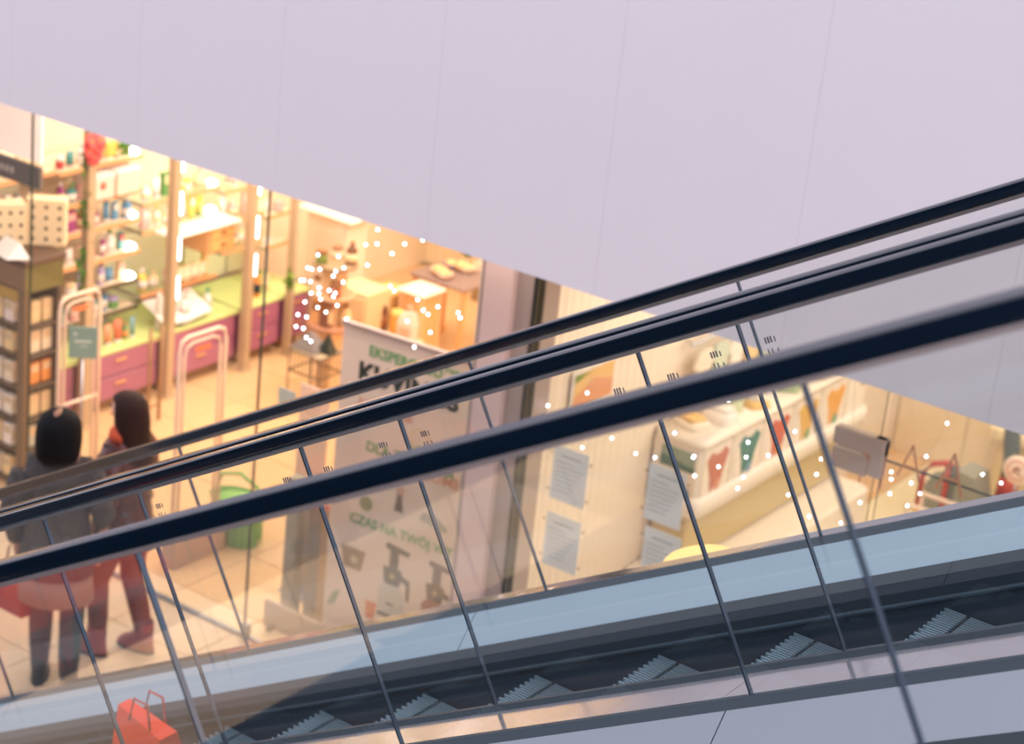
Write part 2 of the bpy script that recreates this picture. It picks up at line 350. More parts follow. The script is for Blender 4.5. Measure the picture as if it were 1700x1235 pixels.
# ------------------------------------------------------------------ product templates (shared mesh data)
TPL = {}
def tpl(kind, c1, c2, c3, wd, h):
    """list of (part name, mesh) for one product standing on z = 0"""
    key = (kind, c1, c2, c3, wd, h)
    if key in TPL: return TPL[key]
    a, b, c = cm(*c1), cm(*c2), cm(*c3); r = wd / 2; P = []
    if kind == 'bottle':
        P.append(('body', MB().lathe([(r * .9, 0), (r, .01), (r, h * .62), (r * .8, h * .72), (r * .35, h * .8), (r * .35, h * .86)], a)))
        P.append(('cap', MB().lathe([(r * .42, h * .85), (r * .42, h), (r * .3, h * 1.005)], b)))
        P.append(('paper_label', MB().lathe([(r * 1.02, h * .15), (r * 1.03, h * .5)], c)))
    elif kind == 'pump':
        P.append(('body', MB().lathe([(r * .9, 0), (r, .01), (r, h * .6), (r * .6, h * .7), (r * .3, h * .74)], a, sy=.7)))
        m = MB().lathe([(r * .36, h * .73), (r * .36, h * .8), (r * .12, h * .81), (r * .12, h * .93)], b); m.bbox((-r * .2, -r * .2, h * .92), (r * .9, r * .2, h), b, .002)
        P.append(('pump_head', m)); P.append(('paper_label', MB().lathe([(r * 1.02, h * .12), (r * 1.03, h * .48)], c, sy=.71)))
    elif kind == 'tube':
        P.append(('body', MB().loft([[(r * .75 * math.cos(q), r * .75 * math.sin(q), h * .14) for q in [2 * PI * k / 12 for k in range(12)]], [(r * math.cos(q), r * .1 * math.sin(q), h) for q in [2 * PI * k / 12 for k in range(12)]]], a)))
        P.append(('cap', MB().lathe([(r * .7, 0), (r * .75, .004), (r * .75, h * .14)], b)))
    elif kind == 'jar':
        P.append(('body', MB().lathe([(r * .85, 0), (r, .01), (r, h * .65), (r * .9, h * .7)], a)))
        P.append(('lid', MB().lathe([(r * .98, h * .7), (r * .98, h * .95), (r * .85, h)], b)))
    else:                                               # carton
        P.append(('carton', MB().bbox((-r, -r * .6, 0), (r, r * .6, h), a, .003)))
        m = MB().box((-r * .8, -r * .6 - .001, h * .55), (r * .8, -r * .6 + .001, h * .9), b); m.box((r - .001, -r * .5, h * .2), (r + .001, r * .5, h * .7), c)
        P.append(('printed_front', m))
    TPL[key] = [(n, m.data(n)) for n, m in P]; return TPL[key]
def product(kind, label, cat, group, loc, c1, c2, c3, wd, h, rz=0., name=None):
    e = thing(name or {'bottle': 'bottle', 'pump': 'pump_bottle', 'tube': 'cosmetic_tube', 'jar': 'jar', 'carton': 'carton'}[kind], loc, label, cat, group, rz)
    for n, me in tpl(kind, c1, c2, c3, wd, h): inst(n, me, e)
    return e
def cname(c):
    pal = {'white': (238, 230, 226), 'pink': (232, 176, 170), 'red': (186, 66, 62), 'orange': (232, 146, 70), 'yellow': (234, 204, 96), 'green': (96, 156, 84), 'teal': (70, 140, 140), 'blue': (96, 156, 200), 'lilac': (190, 176, 226), 'purple': (150, 60, 120), 'brown': (120, 76, 44), 'black': (34, 34, 36), 'grey': (140, 136, 130), 'cream': (240, 214, 170)}
    return min(pal, key=lambda k: sum((a - b) ** 2 for a, b in zip(pal[k], c)))
W_, PK, RD, OR, YL, GN, TL, BL, LC, PU, BR, BK, GY, CR = (238, 230, 226), (232, 176, 170), (186, 66, 62), (232, 146, 70), (234, 204, 96), (96, 156, 84), (70, 140, 140), (96, 156, 200), (190, 176, 226), (150, 60, 120), (120, 76, 44), (34, 34, 36), (140, 136, 130), (240, 214, 170)
ORD = ['first', 'second', 'third', 'fourth', 'fifth', 'sixth', 'seventh', 'eighth', 'ninth', 'tenth', 'eleventh', 'twelfth']

# ------------------------------------------------------------------ wall shelving with the purple counter
FX = -10.05                                             # front plane of the cabinets
bays = [(9.08, 9.60), (9.66, 10.42), (10.49, 11.25), (11.34, 11.76), (11.84, 12.08)]
bn = ['by the dark display stand', 'behind the security gates', 'between the two beige posts', 'right of the second beige post', 'at the far right end']
for (y0, y1), d in zip(bays, bn):
    c = thing('drawer_cabinet', (FX - .28, (y0 + y1) / 2, 0), 'low purple drawer cabinet with lime green top, ' + d, 'cabinet', 'purple cabinets along the wall')
    L = (y1 - y0) / 2
    MB().bbox((-.30, -L, .09), (.262, L, .445), purple, .004).build('carcass', c)
    MB().box((-.28, -L + .02, 0), (.20, L - .02, .09), mat('plinth_tan', (150, 112, 70), .6)).build('plinth', c)
    MB().bbox((-.30, -L - .03, .445), (.285, L + .03, .475), lime, .006).build('top', c)
    for z0, z1 in ((.10, .265), (.275, .44)):
        d_ = MB().bbox((.262, -L + .012, z0), (.280, L - .012, z1), purple, .004).build('drawer', c)
        MB().bbox((.28, -.055, (z0 + z1) / 2 + .02), (.296, .055, (z0 + z1) / 2 + .034), mat('brass_handle', (214, 160, 96), .4, .5), .004).build('handle', d_)
    MB().box((-.36, -L - .03, .48), (-.345, L + .03, 1.02 if y0 > 9.6 else 2.2), limebk).build('back_panel', c)
# posts with lamps
def post(y, label, wd=.034, lamps=True, top=FZ):
    p = thing('shelf_post', (FX + .065, y, 0), label, 'post', 'beige shelving posts')
    MB().bbox((-.035, -wd, 0), (.035, wd, top), beige, .004).build('upright', p)
    MB().bbox((-.04, -wd - .015, 0), (.045, wd + .015, .02), beige, .004).build('foot_plate', p)
    if lamps:
        for k, z in enumerate((.76, 1.06, 1.40, 1.72)):
            MB().bbox((.0, wd + .004, z), (.03, wd + .03, z + .17), lampm, .008).build('light_tube', p)
    return p
post(9.63, 'beige post entwined by the green garland', .035, False); post(10.455, 'broad beige floor-to-ceiling post left of the purple middle cabinet')
post(11.285, 'broad beige post behind the first security gate'); post(11.78, 'slim beige post towards the far end of the cabinets', .018, False)
# shelves and products
levels = [.74, .85, 1.07, 1.30, 1.52, 1.74, 1.96]
edge_col = mat('shelf_edge_orange', (232, 168, 116), .5)
edge_dark = mat('shelf_edge_dark', (96, 84, 58), .5)
PALS = {0: [W_, GY, CR, W_, PK], 1: [W_, PK, W_, RD, BL, LC, PU, CR, GN, W_, PK, W_, TL], 2: [W_, PK, CR, GN, YL, W_], 3: [W_, PK, W_, CR, GY], 4: [W_, CR, GN, PK]}
for bi, (y0, y1) in enumerate(bays):
    zs = {0: [.80, 1.05, 1.30, 1.55, 1.80], 1: [.62 + .02, .845, 1.07, 1.31, 1.53, 1.78], 2: [.70, .95 + .24, 1.40], 3: [.86, 1.10, 1.34], 4: [.80, 1.05]}[bi]
    for li, z in enumerate(zs):
        sname = '%s wall shelf up %s' % (ORD[li], ['beside dark stand', 'behind the gates', 'between the posts', 'right of posts', 'at far end'][bi])
        sh = thing('wall_shelf', (-10.40, (y0 + y1) / 2, z), '%s glass shelf above the lime counter, %s' % (ORD[li], bn[bi]), 'shelf', 'glass wall shelves')
        L = (y1 - y0) / 2 + .02
        MB().bbox((-.27, -L, -.012), (.10, L, 0), G_SHELF if bi in (2, 3) else mat('shelf_board', (236, 214, 186), .4), .002).build('board', sh)
        MB().bbox((.10, -L, -.028), (.112, L, .006), edge_dark if (bi == 1 and li < 2) or bi == 0 and li < 2 else edge_col, .002).build('price_strip', sh)
        for s in (-1, 1): MB().bbox((-.27, s * (L - .02) - .004, -.04), (.09, s * (L - .02) + .004, -.013), chrome, .002).build('bracket', sh)
        if bi in (1, 2) and li > 0 or bi == 0 and li == 1: MB().bbox((.03, L - .09, -.005 + .01), (.12, L - .03, .05), lampm, .02).build('lamp', sh)
        y = y0 + .06; q = 0; rnd = random.Random(bi * 17 + li)
        while y < y1 - .05 and q < 12:
            wd = rnd.choice([.05, .06, .075, .09]); c1 = rnd.choice(PALS[bi]); c2 = rnd.choice(PALS[bi]); c3 = rnd.choice([W_, CR, c2])
            kd = rnd.choice(['bottle', 'carton', 'tube', 'jar', 'pump', 'bottle'])
            hh = rnd.choice([.11, .13, .15, .17]) if kd != 'jar' else .08
            hh = min(hh, .2)
            kn = {'bottle': 'bottle', 'carton': 'carton', 'tube': 'tube', 'jar': 'jar', 'pump': 'pump bottle'}[kd]
            product(kd, '%s %s with %s top, %s along the %s' % (cname(c1), kn, cname(c2), ORD[q], sname), 'toiletry', 'toiletries on the wall shelves',
                    (-10.36 + rnd.uniform(-.02, .02), y, z + .001), c1, c2, c3, wd, hh, PI / 2)
            y += wd + rnd.uniform(.025, .05); q += 1
# hero products on the lime counter: pixel of the foot, size
def P(px, py, ax, v): return at(px, py, ax, v)
for kd, px, py, wd, h, c1, c2, c3, lab in [
    ('pump', 306, 536, .09, .26, W_, PK, PK, 'large white pump bottle with pink label on the lime counter'),
    ('bottle', 343, 520, .06, .20, W_, (40, 150, 110), PK, 'white bottle with bright green cap on the lime counter'),
    ('bottle', 426, 492, .058, .22, OR, (36, 80, 50), BK, 'orange bottle with dark label right of the second beige post'),
    ('bottle', 440, 484, .05, .20, CR, (30, 130, 90), CR, 'pale bottle with green cap by the glass seam'),
    ('tube', 412, 500, .06, .26, W_, W_, W_, 'tall white tube right beside the second beige post'),
    ('carton', 281, 556 - 12, .06, .28, W_, W_, PK, 'tall white carton right beside the first beige post'),
    ('tube', 178, 572, .075, .15, (236, 150, 110), W_, W_, 'pale orange tube left on the lime counter by the teal sign'),
    ('tube', 194, 567, .075, .17, (226, 112, 80), W_, W_, 'red orange tube next to the pale orange one on the counter'),
    ('bottle', 206, 561, .05, .12, (110, 140, 80), (190, 110, 70), OR, 'small green bottle with brown cap on the lime counter'),
    ('tube', 219, 560, .05, .16, (110, 160, 170), W_, W_, 'blue and white patterned tube behind the bronze pull handle'),
    ('carton', 262, 546, .04, .28, W_, W_, W_, 'narrow white carton left of the first beige post'),
    ('carton', 157, 530, .07, .25, (210, 214, 226), (70, 100, 150), W_, 'white and blue carton framed by the left security gate'),
]:
    p = at(px, py, 2, .476); p.x = min(max(p.x, -10.5), -9.85)
    product(kd, lab, 'toiletry', 'bigger items standing on the lime counter', (p.x, p.y, .476), c1, c2, c3, wd, h, PI / 2)
# white topped drawer box and other pieces on middle bay
t = thing('tester_unit', (-10.32, 11.0, .90), 'pink white topped wooden tester drawer box between the beige posts', 'display unit')
MB().bbox((-.22, -.42, .26), (.24, .10 + .2, .285), wpl, .01).build('top', t)
MB().bbox((-.2, -.02, .055), (.20, .27, .258), woodo, .006).build('body', t)
for k, z in enumerate((.07, .165)):
    d_ = MB().bbox((.2, .0, z), (.212, .25, z + .085), mat('drawer_orange', (238, 176, 108), .5), .004).build('drawer', t); MB().bbox((.212, .1, z + .035), (.222, .15, z + .055), brown, .003).build('handle', d_)
t = thing('leaflet_rack', (-10.12, 10.72, .83), 'salmon pink price rack under the tester drawer box', 'rack')
MB().bbox((0, -.2, .0), (.03, .22, .09), cm(240, 186, 150), .004).build('holder', t)
for k in range(5): MB().box((.031, -.18 + k * .08, .02), (.034, -.12 + k * .08, .07), cm(244, 214, 190)).build('ticket', t)
t = thing('open_catalogue', (-10.18, 10.72, .50), 'open white catalogue lying below the salmon pink rack', 'book')
MB().add([(-.1, -.25, .16), (.14, -.25, .04), (.14, 0, .03), (-.1, 0, .15), (-.1, .25, .16), (.14, .25, .05), (-.1, 0, .13), (.14, 0, .01)], [(0, 1, 2, 3), (3, 2, 5, 4), (0, 6, 7, 1), (6, 4, 5, 7)], wpl).build('pages', t)
# framed picture boxes at top of left bay
for k, (y, z, c, lab) in enumerate([(10.0, 1.54, (240, 214, 200), 'pale pink gift box with red rose print on the top shelf'), (10.25, 1.54, (242, 224, 206), 'cream gift box beside the rose print box')]):
    g = thing('gift_box', (-10.33, y, z), lab, 'box'); MB().bbox((-.1, -.11, 0), (.1, .11, .17), cm(*c), .006).build('box_body', g)
    if k == 0: MB().lathe([(.001, 0), (.03, .001), (.028, .004), (.001, .005)], cm(206, 110, 90), mtx=Matrix.Translation((.1, 0, .1)) @ Matrix.Rotation(PI / 2, 4, 'Y')).build('rose_print', g)
    MB().bbox((-.104, -.114, .14), (.104, .114, .18), cm(244, 226, 220), .006).build('lid', g)
# garland with red flowers
ga = thing('garland', (-10.0, 9.72, 2.9), 'green leafy garland wound down the beige post with red flowers on top', 'garland')
stem = MB(); pts = []
gp = [(150, 225), (140, 262), (149, 305), (144, 330), (136, 362), (146, 392), (137, 425), (131, 445), (142, 455), (131, 480)]
pw = [at(a, b, 0, -9.98) for a, b in gp]
stem.tube([tuple(p - ga.location) for p in pw], .007, cm(80, 120, 30)); stem.build('stem', ga)
lm = [cm(96, 144, 34), cm(136, 160, 50), cm(70, 118, 30)]
leafd = []
for m_ in lm:
    leafd.append(MB().add([(0, 0, 0), (.02, .012, .01), (.05, 0, 0), (.02, -.012, .01), (.02, 0, -.004)], [(0, 4, 1), (4, 2, 1), (0, 3, 4), (4, 3, 2)], m_).data('leaf'))
rnd = random.Random(3)
for i in range(len(pw) - 1):
    for k in range(9):
        q = pw[i].lerp(pw[i + 1], k / 9) - ga.location
        o = inst('leaf', leafd[rnd.randrange(3)], ga, q, (rnd.uniform(-1, 1), rnd.uniform(-1, 1), rnd.uniform(0, 6.3))); o.scale = (1.2,) * 3
fd = MB(); 
for k in range(7):
    a = k * 2 * PI / 7; fd.ell((.022 * math.cos(a), .022 * math.sin(a), 0), (.02, .014, .008), cm(206, 70, 66), 8, 5)
fd.ell((0, 0, .006), (.01, .01, .008), cm(230, 150, 90), 8, 5); fd = fd.data('flower')
for px, py in ((152, 236), (162, 243), (148, 250), (158, 254), (166, 232), (154, 262)):
    o = inst('flower', fd, ga, at(px, py, 0, -9.9) - ga.location, (0, PI / 2 - .5, rnd.uniform(-.5, .5))); o.scale = (1.5,) * 3
g2 = thing('garland', (-10.2, 10.0, 2.0), 'short green and yellow garland under the bulkhead right of the red flowers', 'garland')
for px in range(168, 214, 4):
    for k in range(4):
        o = inst('leaf', leafd[rnd.randrange(3)], g2, at(px, 236 + (px - 168) * .3 + rnd.uniform(-4, 4), 0, -10.2) - g2.location, (rnd.uniform(-1, 1), rnd.uniform(-1, 1), rnd.uniform(0, 6.3))); o.scale = (1.2,) * 3
MB().tube([tuple(at(183, 246, 0, -10.15) - g2.location), tuple(Vector((-10.15, at(183, 246, 0, -10.15).y, FZ - .01)) - g2.location)], .002, wirem, 5).build('thread', g2)
MB().bbox((-.02, -.05, -.06), (.02, .05, .05), cm(240, 190, 90), .01).build('yellow_bow', g2, at(183, 246, 0, -10.15) - g2.location)

# ------------------------------------------------------------------ brown display stand at the left, and what stands on it
bs = thing('display_stand', (-9.88, 8.72, 0), 'tall dark brown product stand with many shelves at the left edge', 'shelving')
f = MB(); f.bbox((-.46, -.14, 0), (-.43, .17, 1.56), brown, .004); f.bbox((.38, -.15, 0), (.445, -.10, 1.56), brown, .004); f.bbox((.40, .13, 0), (.445, .17, 1.56), brownd, .004)
f.build('side_posts', bs)
MB().box((-.43, .15, 0), (.40, .17, 1.56), brownd).build('back_panel', bs)
MB().bbox((-.48, -.16, 1.56), (.46, .19, 1.60), mat('stand_top', (96, 70, 52), .5), .005).build('top', bs)
MB().bbox((-.43, -.155, 1.40), (.445, -.14, 1.56), mat('stand_header', (118, 88, 66), .5), .004).build('header_board', bs)
MB().bbox((.445, -.15, 1.38), (.45, .17, 1.56), mat('olive_panel', (104, 96, 44), .5), .002).build('end_panel', bs)
MB().bbox((-.43, -.135, 1.30), (.38, -.13, 1.38), cm(176, 140, 60), .002).build('yellow_strip', bs)
zz = [.06, .28, .50, .72, .94, 1.14]
for z in zz: MB().bbox((-.43, -.135, z - .02), (.44, .15, z), brownd, .003).build('shelf', bs)
for i, z in enumerate(zz):
    for k in range(7):
        c1 = [(240, 228, 210), (236, 216, 190), (238, 206, 150), (240, 224, 214)][(i + k) % 4]
        if i == 3 and k < 4: c1 = (170, 84, 50)
        product('carton', '%s box, %s from the left on the brown stand, %s shelf up' % (cname(c1), ORD[k], ORD[i]), 'box', 'product boxes on the brown stand',
                (-9.88 - .37 + k * .105, 8.63, z + .001), c1, (200, 176, 140), (220, 200, 170), .082, .145 if i % 2 else .13)
    for k in range(2):
        c1 = [(240, 210, 180), (190, 190, 170), (226, 196, 150), (232, 146, 70), (240, 220, 190), (230, 200, 150)][i]
        product('carton', '%s box at the open end of the brown stand, %s shelf up, %s' % (cname(c1), ORD[i], ['front', 'rear'][k]), 'box', 'product boxes on the brown stand',
                (-9.88 + .375, 8.71 + k * .10, z + .001), c1, (224, 190, 150), W_, .08, .15, PI / 2)
dotm = mat('punched_dot', (52, 48, 34), .6)
def dotbox(p, wd, H, rz, cols, rows, label):
    b = thing('perforated_box', (p.x, p.y, 1.601), label, 'box', 'perforated boxes on top of the stand', rz); L = wd / 2
    MB().bbox((-L, 0, 0), (L, .11, H), cm(244, 220, 178), .006).build('box_body', b)
    d = MB().lathe([(.012, 0), (.012, .004)], dotm, n=10, mtx=Matrix.Rotation(PI / 2, 4, 'X')).data('hole')
    for i in range(cols):
        for j in range(rows): inst('hole', d, b, (-L + (i + .5) * 2 * L / cols, .001, H * (j + .7) / (rows + .4)))
    return b
dotbox(at(17, 409, 2, 1.6), .20, .28, math.radians(58), 3, 3, 'smaller cream box punched with dark holes at the left edge')
dotbox(at(76, 409, 2, 1.6), .25, .31, math.radians(42), 3, 4, 'larger cream box punched with dark holes beside the glass seam')
t = thing('folded_card', (-9.60, 8.60, 1.601), 'white folded card lying on the brown stand before the perforated boxes', 'card')
MB().add([(-.13, -.06, 0), (.07, -.10, 0), (.05, .03, .08), (-.12, .07, .08), (.16, .02, 0)], [(0, 1, 2, 3), (1, 4, 2)], wpl).build('sheet', t)
q0 = at(68, 300, 1, 8.42); t = thing('wall_poster', (q0.x - .62, 8.42, q0.z), 'large cream poster, its glow added, with a dark caption strip at the upper left', 'poster')
MB().bbox((-.3, 0, .10), (.62, .02, .70), mat('glowing_poster_sheet', (250, 226, 212), .6, emit=.55), .004).build('sheet', t)  # emission supplies the poster's brightness
MB().bbox((-.3, -.01, -.06), (.62, .02, .08), cm(110, 100, 92), .004).build('caption_strip', t)
q = MB()
for k in range(9): q.box((.0 + k * .045, -.0125, -.01), (.03 + k * .045, -.0101, .03), cm(196, 186, 176))
q.build('caption_marks', t)
for s in (-.1, .5): MB().tube([(s, .01, .7), (s, .01, FZ - q0.z)], .002, wirem, 5).build('thread', t)
# teal notice in the left gate, bronze door pull handle built as a free-standing rail
t = thing('teal_sign', tuple(at(138, 568, 1, 8.36)), 'square teal notice with pale writing inside the left security gate', 'sign')
MB().bbox((-.085, -.004, -.105), (.085, .004, .10), cm(122, 152, 142), .003).build('board', t)
q = MB(); q.box((-.05, -.0052, .0), (.05, -.0041, .012), cm(206, 214, 200)); q.box((-.02, -.0052, -.03), (.03, -.0041, -.022), cm(180, 196, 184)); q.box((-.055, -.0052, .045), (-.04, -.0041, .06), cm(230, 226, 214)); q.build('lettering', t)
MB().tube([(0, .01, -.1), (0, .02, -t.location.z + .01)], .006, chrome).build('stem', t); MB().lathe([(.08, 0), (.08, .01)], chrome, c=(0, .02, -t.location.z)).build('foot', t)
t.rotation_euler.z = .75
lr = thing('door_pull_rail', (-9.72, 10.0, 0), 'slim bronze door pull handle built free-standing before the purple cabinets', 'rack')
bz = mat('bronze', (164, 124, 86), .4, .4)
for y in (0, .11): MB().tube([(0, y, 0), (0, y, .72)], .012, bz).build('rail', lr)
for z in (.12, .62): MB().tube([(0, 0, z), (0, .11, z)], .009, bz).build('rung', lr)
# ------------------------------------------------------------------ security gates
def gate(x, y0, y1, label, bar=False):
    g = thing('security_gate', (x, (y0 + y1) / 2, 0), label, 'security gate', 'white security gates'); L = (y1 - y0) / 2; H = 1.5
    gm = mat('gate_plastic', (238, 208, 184), .4)
    for off, nm in ((0, 'outer_loop'), (.045, 'inner_loop')):
        l = L - off; h = H - off
        pts = [(0, -l, .2), (0, -l, h - .08), (0, -l + .02, h - .02), (0, -l + .07, h), (0, l - .07, h), (0, l - .02, h - .02), (0, l, h - .08), (0, l, .2)]
        MB().tube(pts, .013 if off == 0 else .010, gm, 8).build(nm, g)
    if bar: MB().tube([(0, -L, .78), (0, L, .78)], .012, gm, 8).build('cross_bar', g)
    MB().bbox((-.06, -L - .03, 0), (.06, L + .03, .26), mat('gate_base', (170, 152, 138), .5), .01).build('base', g)
    MB().bbox((.012, -.08, H - .105), (.02, .05, H - .075), mat('gate_lamp', (236, 104, 44), .4, emit=.25), .004).build('indicator_light', g)
    return g
gate(-8.05, 8.53, 8.93, 'white looped security gate in the middle of the shop entrance')
gate(-9.0, 8.46, 8.80, 'white looped security gate at the left side of the entrance', True)
# ------------------------------------------------------------------ green basket, grey trestle, etc. near the entrance
gb = thing('shopping_basket', tuple(at(393, 897, 2, 0)), 'green plastic shopping basket on the floor right of the security gate', 'basket')
gm = mat('basket_green', (112, 176, 92), .4); s_ = []
MB().ell((0, 0, .27), (.17, .13, .045), mat('green_lining', (128, 188, 92), .6)).build('lining', gb)
for z, a, b in ((0, .13, .10), (.26, .17, .13), (.30, .19, .15)): s_.append([(a * math.cos(q) * (1.15 if True else 1), b * math.sin(q), z) for q in [2 * PI * k / 20 for k in range(20)]])
m = MB(); m.loft(s_, gm, True, cap=False); m.add(s_[0], [tuple(range(20))], gm); m.build('tub', gb)
MB().tube([(-.19, 0, .29), (-.15, .0, .42), (0, .0, .47), (.15, 0, .42), (.19, 0, .29)], .012, gm).build('handle', gb)
q = MB()
for k in range(20):
    a = 2 * PI * k / 20; q.box((-.004, -.004, 0), (.004, .004, .24), cm(120, 178, 100), Matrix.Translation((.168 * math.cos(a), .128 * math.sin(a), .02)))
q.build('ribs', gb)
t = thing('pedestal_table', tuple(at(520, 1035, 2, 0)), 'narrow grey pedestal with a pink tray on top left of the juicer banner', 'table')
t.location.z = 0
MB().bbox((-.05, -.06, 0), (.05, .06, .80), cm(150, 138, 122), .01).build('column', t); MB().bbox((-.16, -.1, .80), (.12, .1, .85), cm(206, 140, 120), .012).build('tray', t); MB().bbox((-.11, -.1, 0), (.11, .1, .03), cm(150, 138, 122), .01).build('foot', t)
t = thing('grey_post', tuple(at(480, 1024, 2, 0)), 'slim grey upright just right of the glass seam near the banner', 'post'); t.location.z = 0
MB().bbox((-.045, -.045, 0), (.045, .045, .92), cm(158, 150, 132), .008).build('upright', t); MB().bbox((-.055, -.055, 0), (.055, .055, .02), cm(150, 138, 122), .006).build('foot_plate', t)
t = thing('low_board', tuple(at(474, 1052, 2, 0)), 'low grey board standing on the floor before the grey uprights', 'board'); t.location.z = 0
MB().bbox((-.17, -.012, 0), (.28, .012, .17), cm(186, 164, 146), .004).build('panel', t); MB().box((-.1, -.06, 0), (-.08, .06, .03), cm(120, 110, 100)).build('foot', t)
# ------------------------------------------------------------------ roll-up banner
BY = 8.5
bl, br = at(571, 538, 1, BY), at(806, 606, 1, BY)
bw = br.x - bl.x
bn_ = thing('roll_up_banner', ((bl.x + br.x) / 2, BY, 0), 'tall pale roll-up banner advertising juicers in Polish', 'banner', None, .07)
bh = 2.0; hw = .46
MB().bbox((-hw, 0, .05), (hw, .004, bh), mat('banner_vinyl', (232, 210, 194), .5), .001).build('sheet', bn_)
MB().bbox((-hw - .01, -.012, bh - .012), (hw + .01, .014, bh + .02), mat('banner_rail', (186, 164, 156), .4, .3), .004).build('top_rail', bn_)
MB().bbox((-hw - .02, -.07, 0), (hw + .02, .07, .05), steel, .01).build('cassette', bn_)
R9 = (PI / 2, 0, 0)
gr_t = cm(104, 160, 96); bk_t = cm(36, 46, 40); rd_t = cm(206, 130, 110); og_t = cm(214, 150, 110); dk_p = cm(70, 68, 62); md_p = cm(150, 130, 110)
def bt(body, x, z, size, m, sx=1., bold=0.): text(body, 'lettering', bn_, (x, -.002, z), R9, size, m, .0008, 'LEFT', sx, bold)
bt('EKSPERCI OD', -.28, 1.86, .085, gr_t, .95, .002)
bt('KUVINGS', -.34, 1.70, .155, bk_t, 1.02, .006)
bt('ZDROWEGO', .10, 1.745 - .03, .0, gr_t) if False else None
bt('NAJLEPSZE', -.32, 1.55, .075, rd_t, 1., .001)
bt('ODŻYWIANIA', .10, 1.90, .05, gr_t, 1.0, .001)
bt('DLA ZDROWIA', -.25, 1.30, .085, gr_t, 1.0, .002)
bt('WYCISK', .05, 1.375, .085, cm(150, 176, 110), 1.0, .001)
bt('HOME', .12, 1.25, .085, og_t, 1.1, .001)
bt('CZAS NA TWÓJ WYBÓR', -.32, .84, .082, gr_t, .93, .002)
# printed pictures: flat ink shapes on the sheet
def ink(name, poly, m, dx=0, dz=0, k=1., y=-.0016):
    MB().prism([(dx + a * k, dz + b * k) for a, b in poly], y, 0, 1, m).build(name, bn_)
def circ(r, n=18, sx=1.): return [(r * sx * math.cos(2 * PI * i / n), r * math.sin(2 * PI * i / n)) for i in range(n)]
jw = cm(200, 194, 186); jd = cm(74, 76, 74)
def juicer(dx, dz, k, body, top):
    ink('printed_base', [(-.085, 0), (.07, 0), (.095, .02), (.09, .14), (.04, .19), (-.06, .19), (-.09, .15)], body, dx, dz, k)
    ink('printed_bowl', [(-.055, .19), (.045, .19), (.06, .25), (.055, .295), (-.07, .295), (-.065, .25)], top, dx, dz, k)
    ink('printed_chute', [(-.03, .295), (.03, .295), (.03, .41), (-.03, .41)], top, dx, dz, k)
    ink('printed_hopper', [(-.05, .405), (.095, .395), (.105, .425), (-.05, .445), (-.065, .425)], top, dx, dz, k)
    ink('printed_spout', [(.055, .27), (.115, .25), (.12, .12), (.10, .12), (.092, .22), (.055, .235)], top, dx, dz, k)
    ink('printed_foot', [(-.085, -.02), (.09, -.02), (.075, 0), (-.088, 0)], jd, dx, dz, k)
    ink('printed_badge', circ(.016), cm(196, 170, 120), dx - .005 * k, dz + .245 * k, k, -.0022)
    ink('printed_plate', [(-.03, .06), (.02, .06), (.02, .075), (-.03, .075)], jd, dx, dz, k, -.0022)
juicer(.0, .35, 1.0, jw, jd); juicer(.29, .36, .95, cm(176, 120, 100), cm(104, 84, 76))
ink('printed_jug', [(-.07, 0), (.05, 0), (.075, .13), (-.095, .13)], cm(150, 124, 104), -.27, .55)
ink('printed_jug_label', circ(.026), cm(206, 190, 160), -.27, .61, 1., -.0022)
ink('printed_glass', [(-.02, 0), (.03, 0), (.05, .11), (-.03, .11)], cm(224, 130, 96), -.14, .28)
ink('printed_plate_of_fruit', circ(.075), cm(226, 196, 160), .10, 1.50 - .04); ink('printed_dish', circ(.06), cm(232, 206, 184), .10, 1.46, 1., -.0022)
ink('printed_fruit', circ(.045), cm(150, 150, 104), -.22, .98); ink('printed_knob', [(-.03, 0), (.03, 0), (.016, .11), (-.016, .11)], cm(110, 96, 84), .0, 1.0); ink('printed_ring', circ(.03), cm(216, 170, 150), .0, 1.13)
ink('printed_wave', [(-.08, 0), (.10, -.03), (.11, .0), (.02, .06), (-.06, .05)], cm(170, 168, 150), .22, 1.0)
ink('printed_leaf', [(-.04, 0), (.0, .10), (.05, .13), (.02, .03)], cm(150, 160, 130), -.40, .26)
# leaflet stand and cards left of the banner
lf = thing('leaflet_stand', tuple(at(520, 690, 1, 8.85)), 'cream leaflet panel with faint lines left of the banner', 'stand'); lz = lf.location.z; lf.location.z = 0
MB().bbox((-.11, -.004, lz - .5), (.12, .004, lz + .18), cm(240, 204, 180), .004).build('panel', lf)
q = MB()
for k in range(4): q.box((-.06, -.0055, lz + .11 - k * .035), (.07 - .01 * k, -.0041, lz + .118 - k * .035), cm(200, 166, 146))
q.build('printed_lines', lf); MB().bbox((-.01, .004, 0), (.01, .024, lz), steel, .003).build('pole', lf); MB().bbox((-.12, -.08, 0), (.12, .1, .015), steel, .004).build('foot', lf)
cd = thing('hanging_card', tuple(at(475, 665, 1, 8.45)), 'small pale blue card with an orange spot beside the leaflet panel', 'card'); cz = cd.location.z
MB().bbox((-.06, -.002, -.06), (.07, .002, .07), cm(190, 196, 186), .002).build('sheet', cd); MB().bbox((-.01, -.0035, -.02), (.02, -.0021, .0), cm(220, 130, 80), .001).build('spot', cd)
MB().tube([(0, 0, .06), (0, 0, FZ - cz - .01)], .0012, wirem, 5).build('thread', cd)

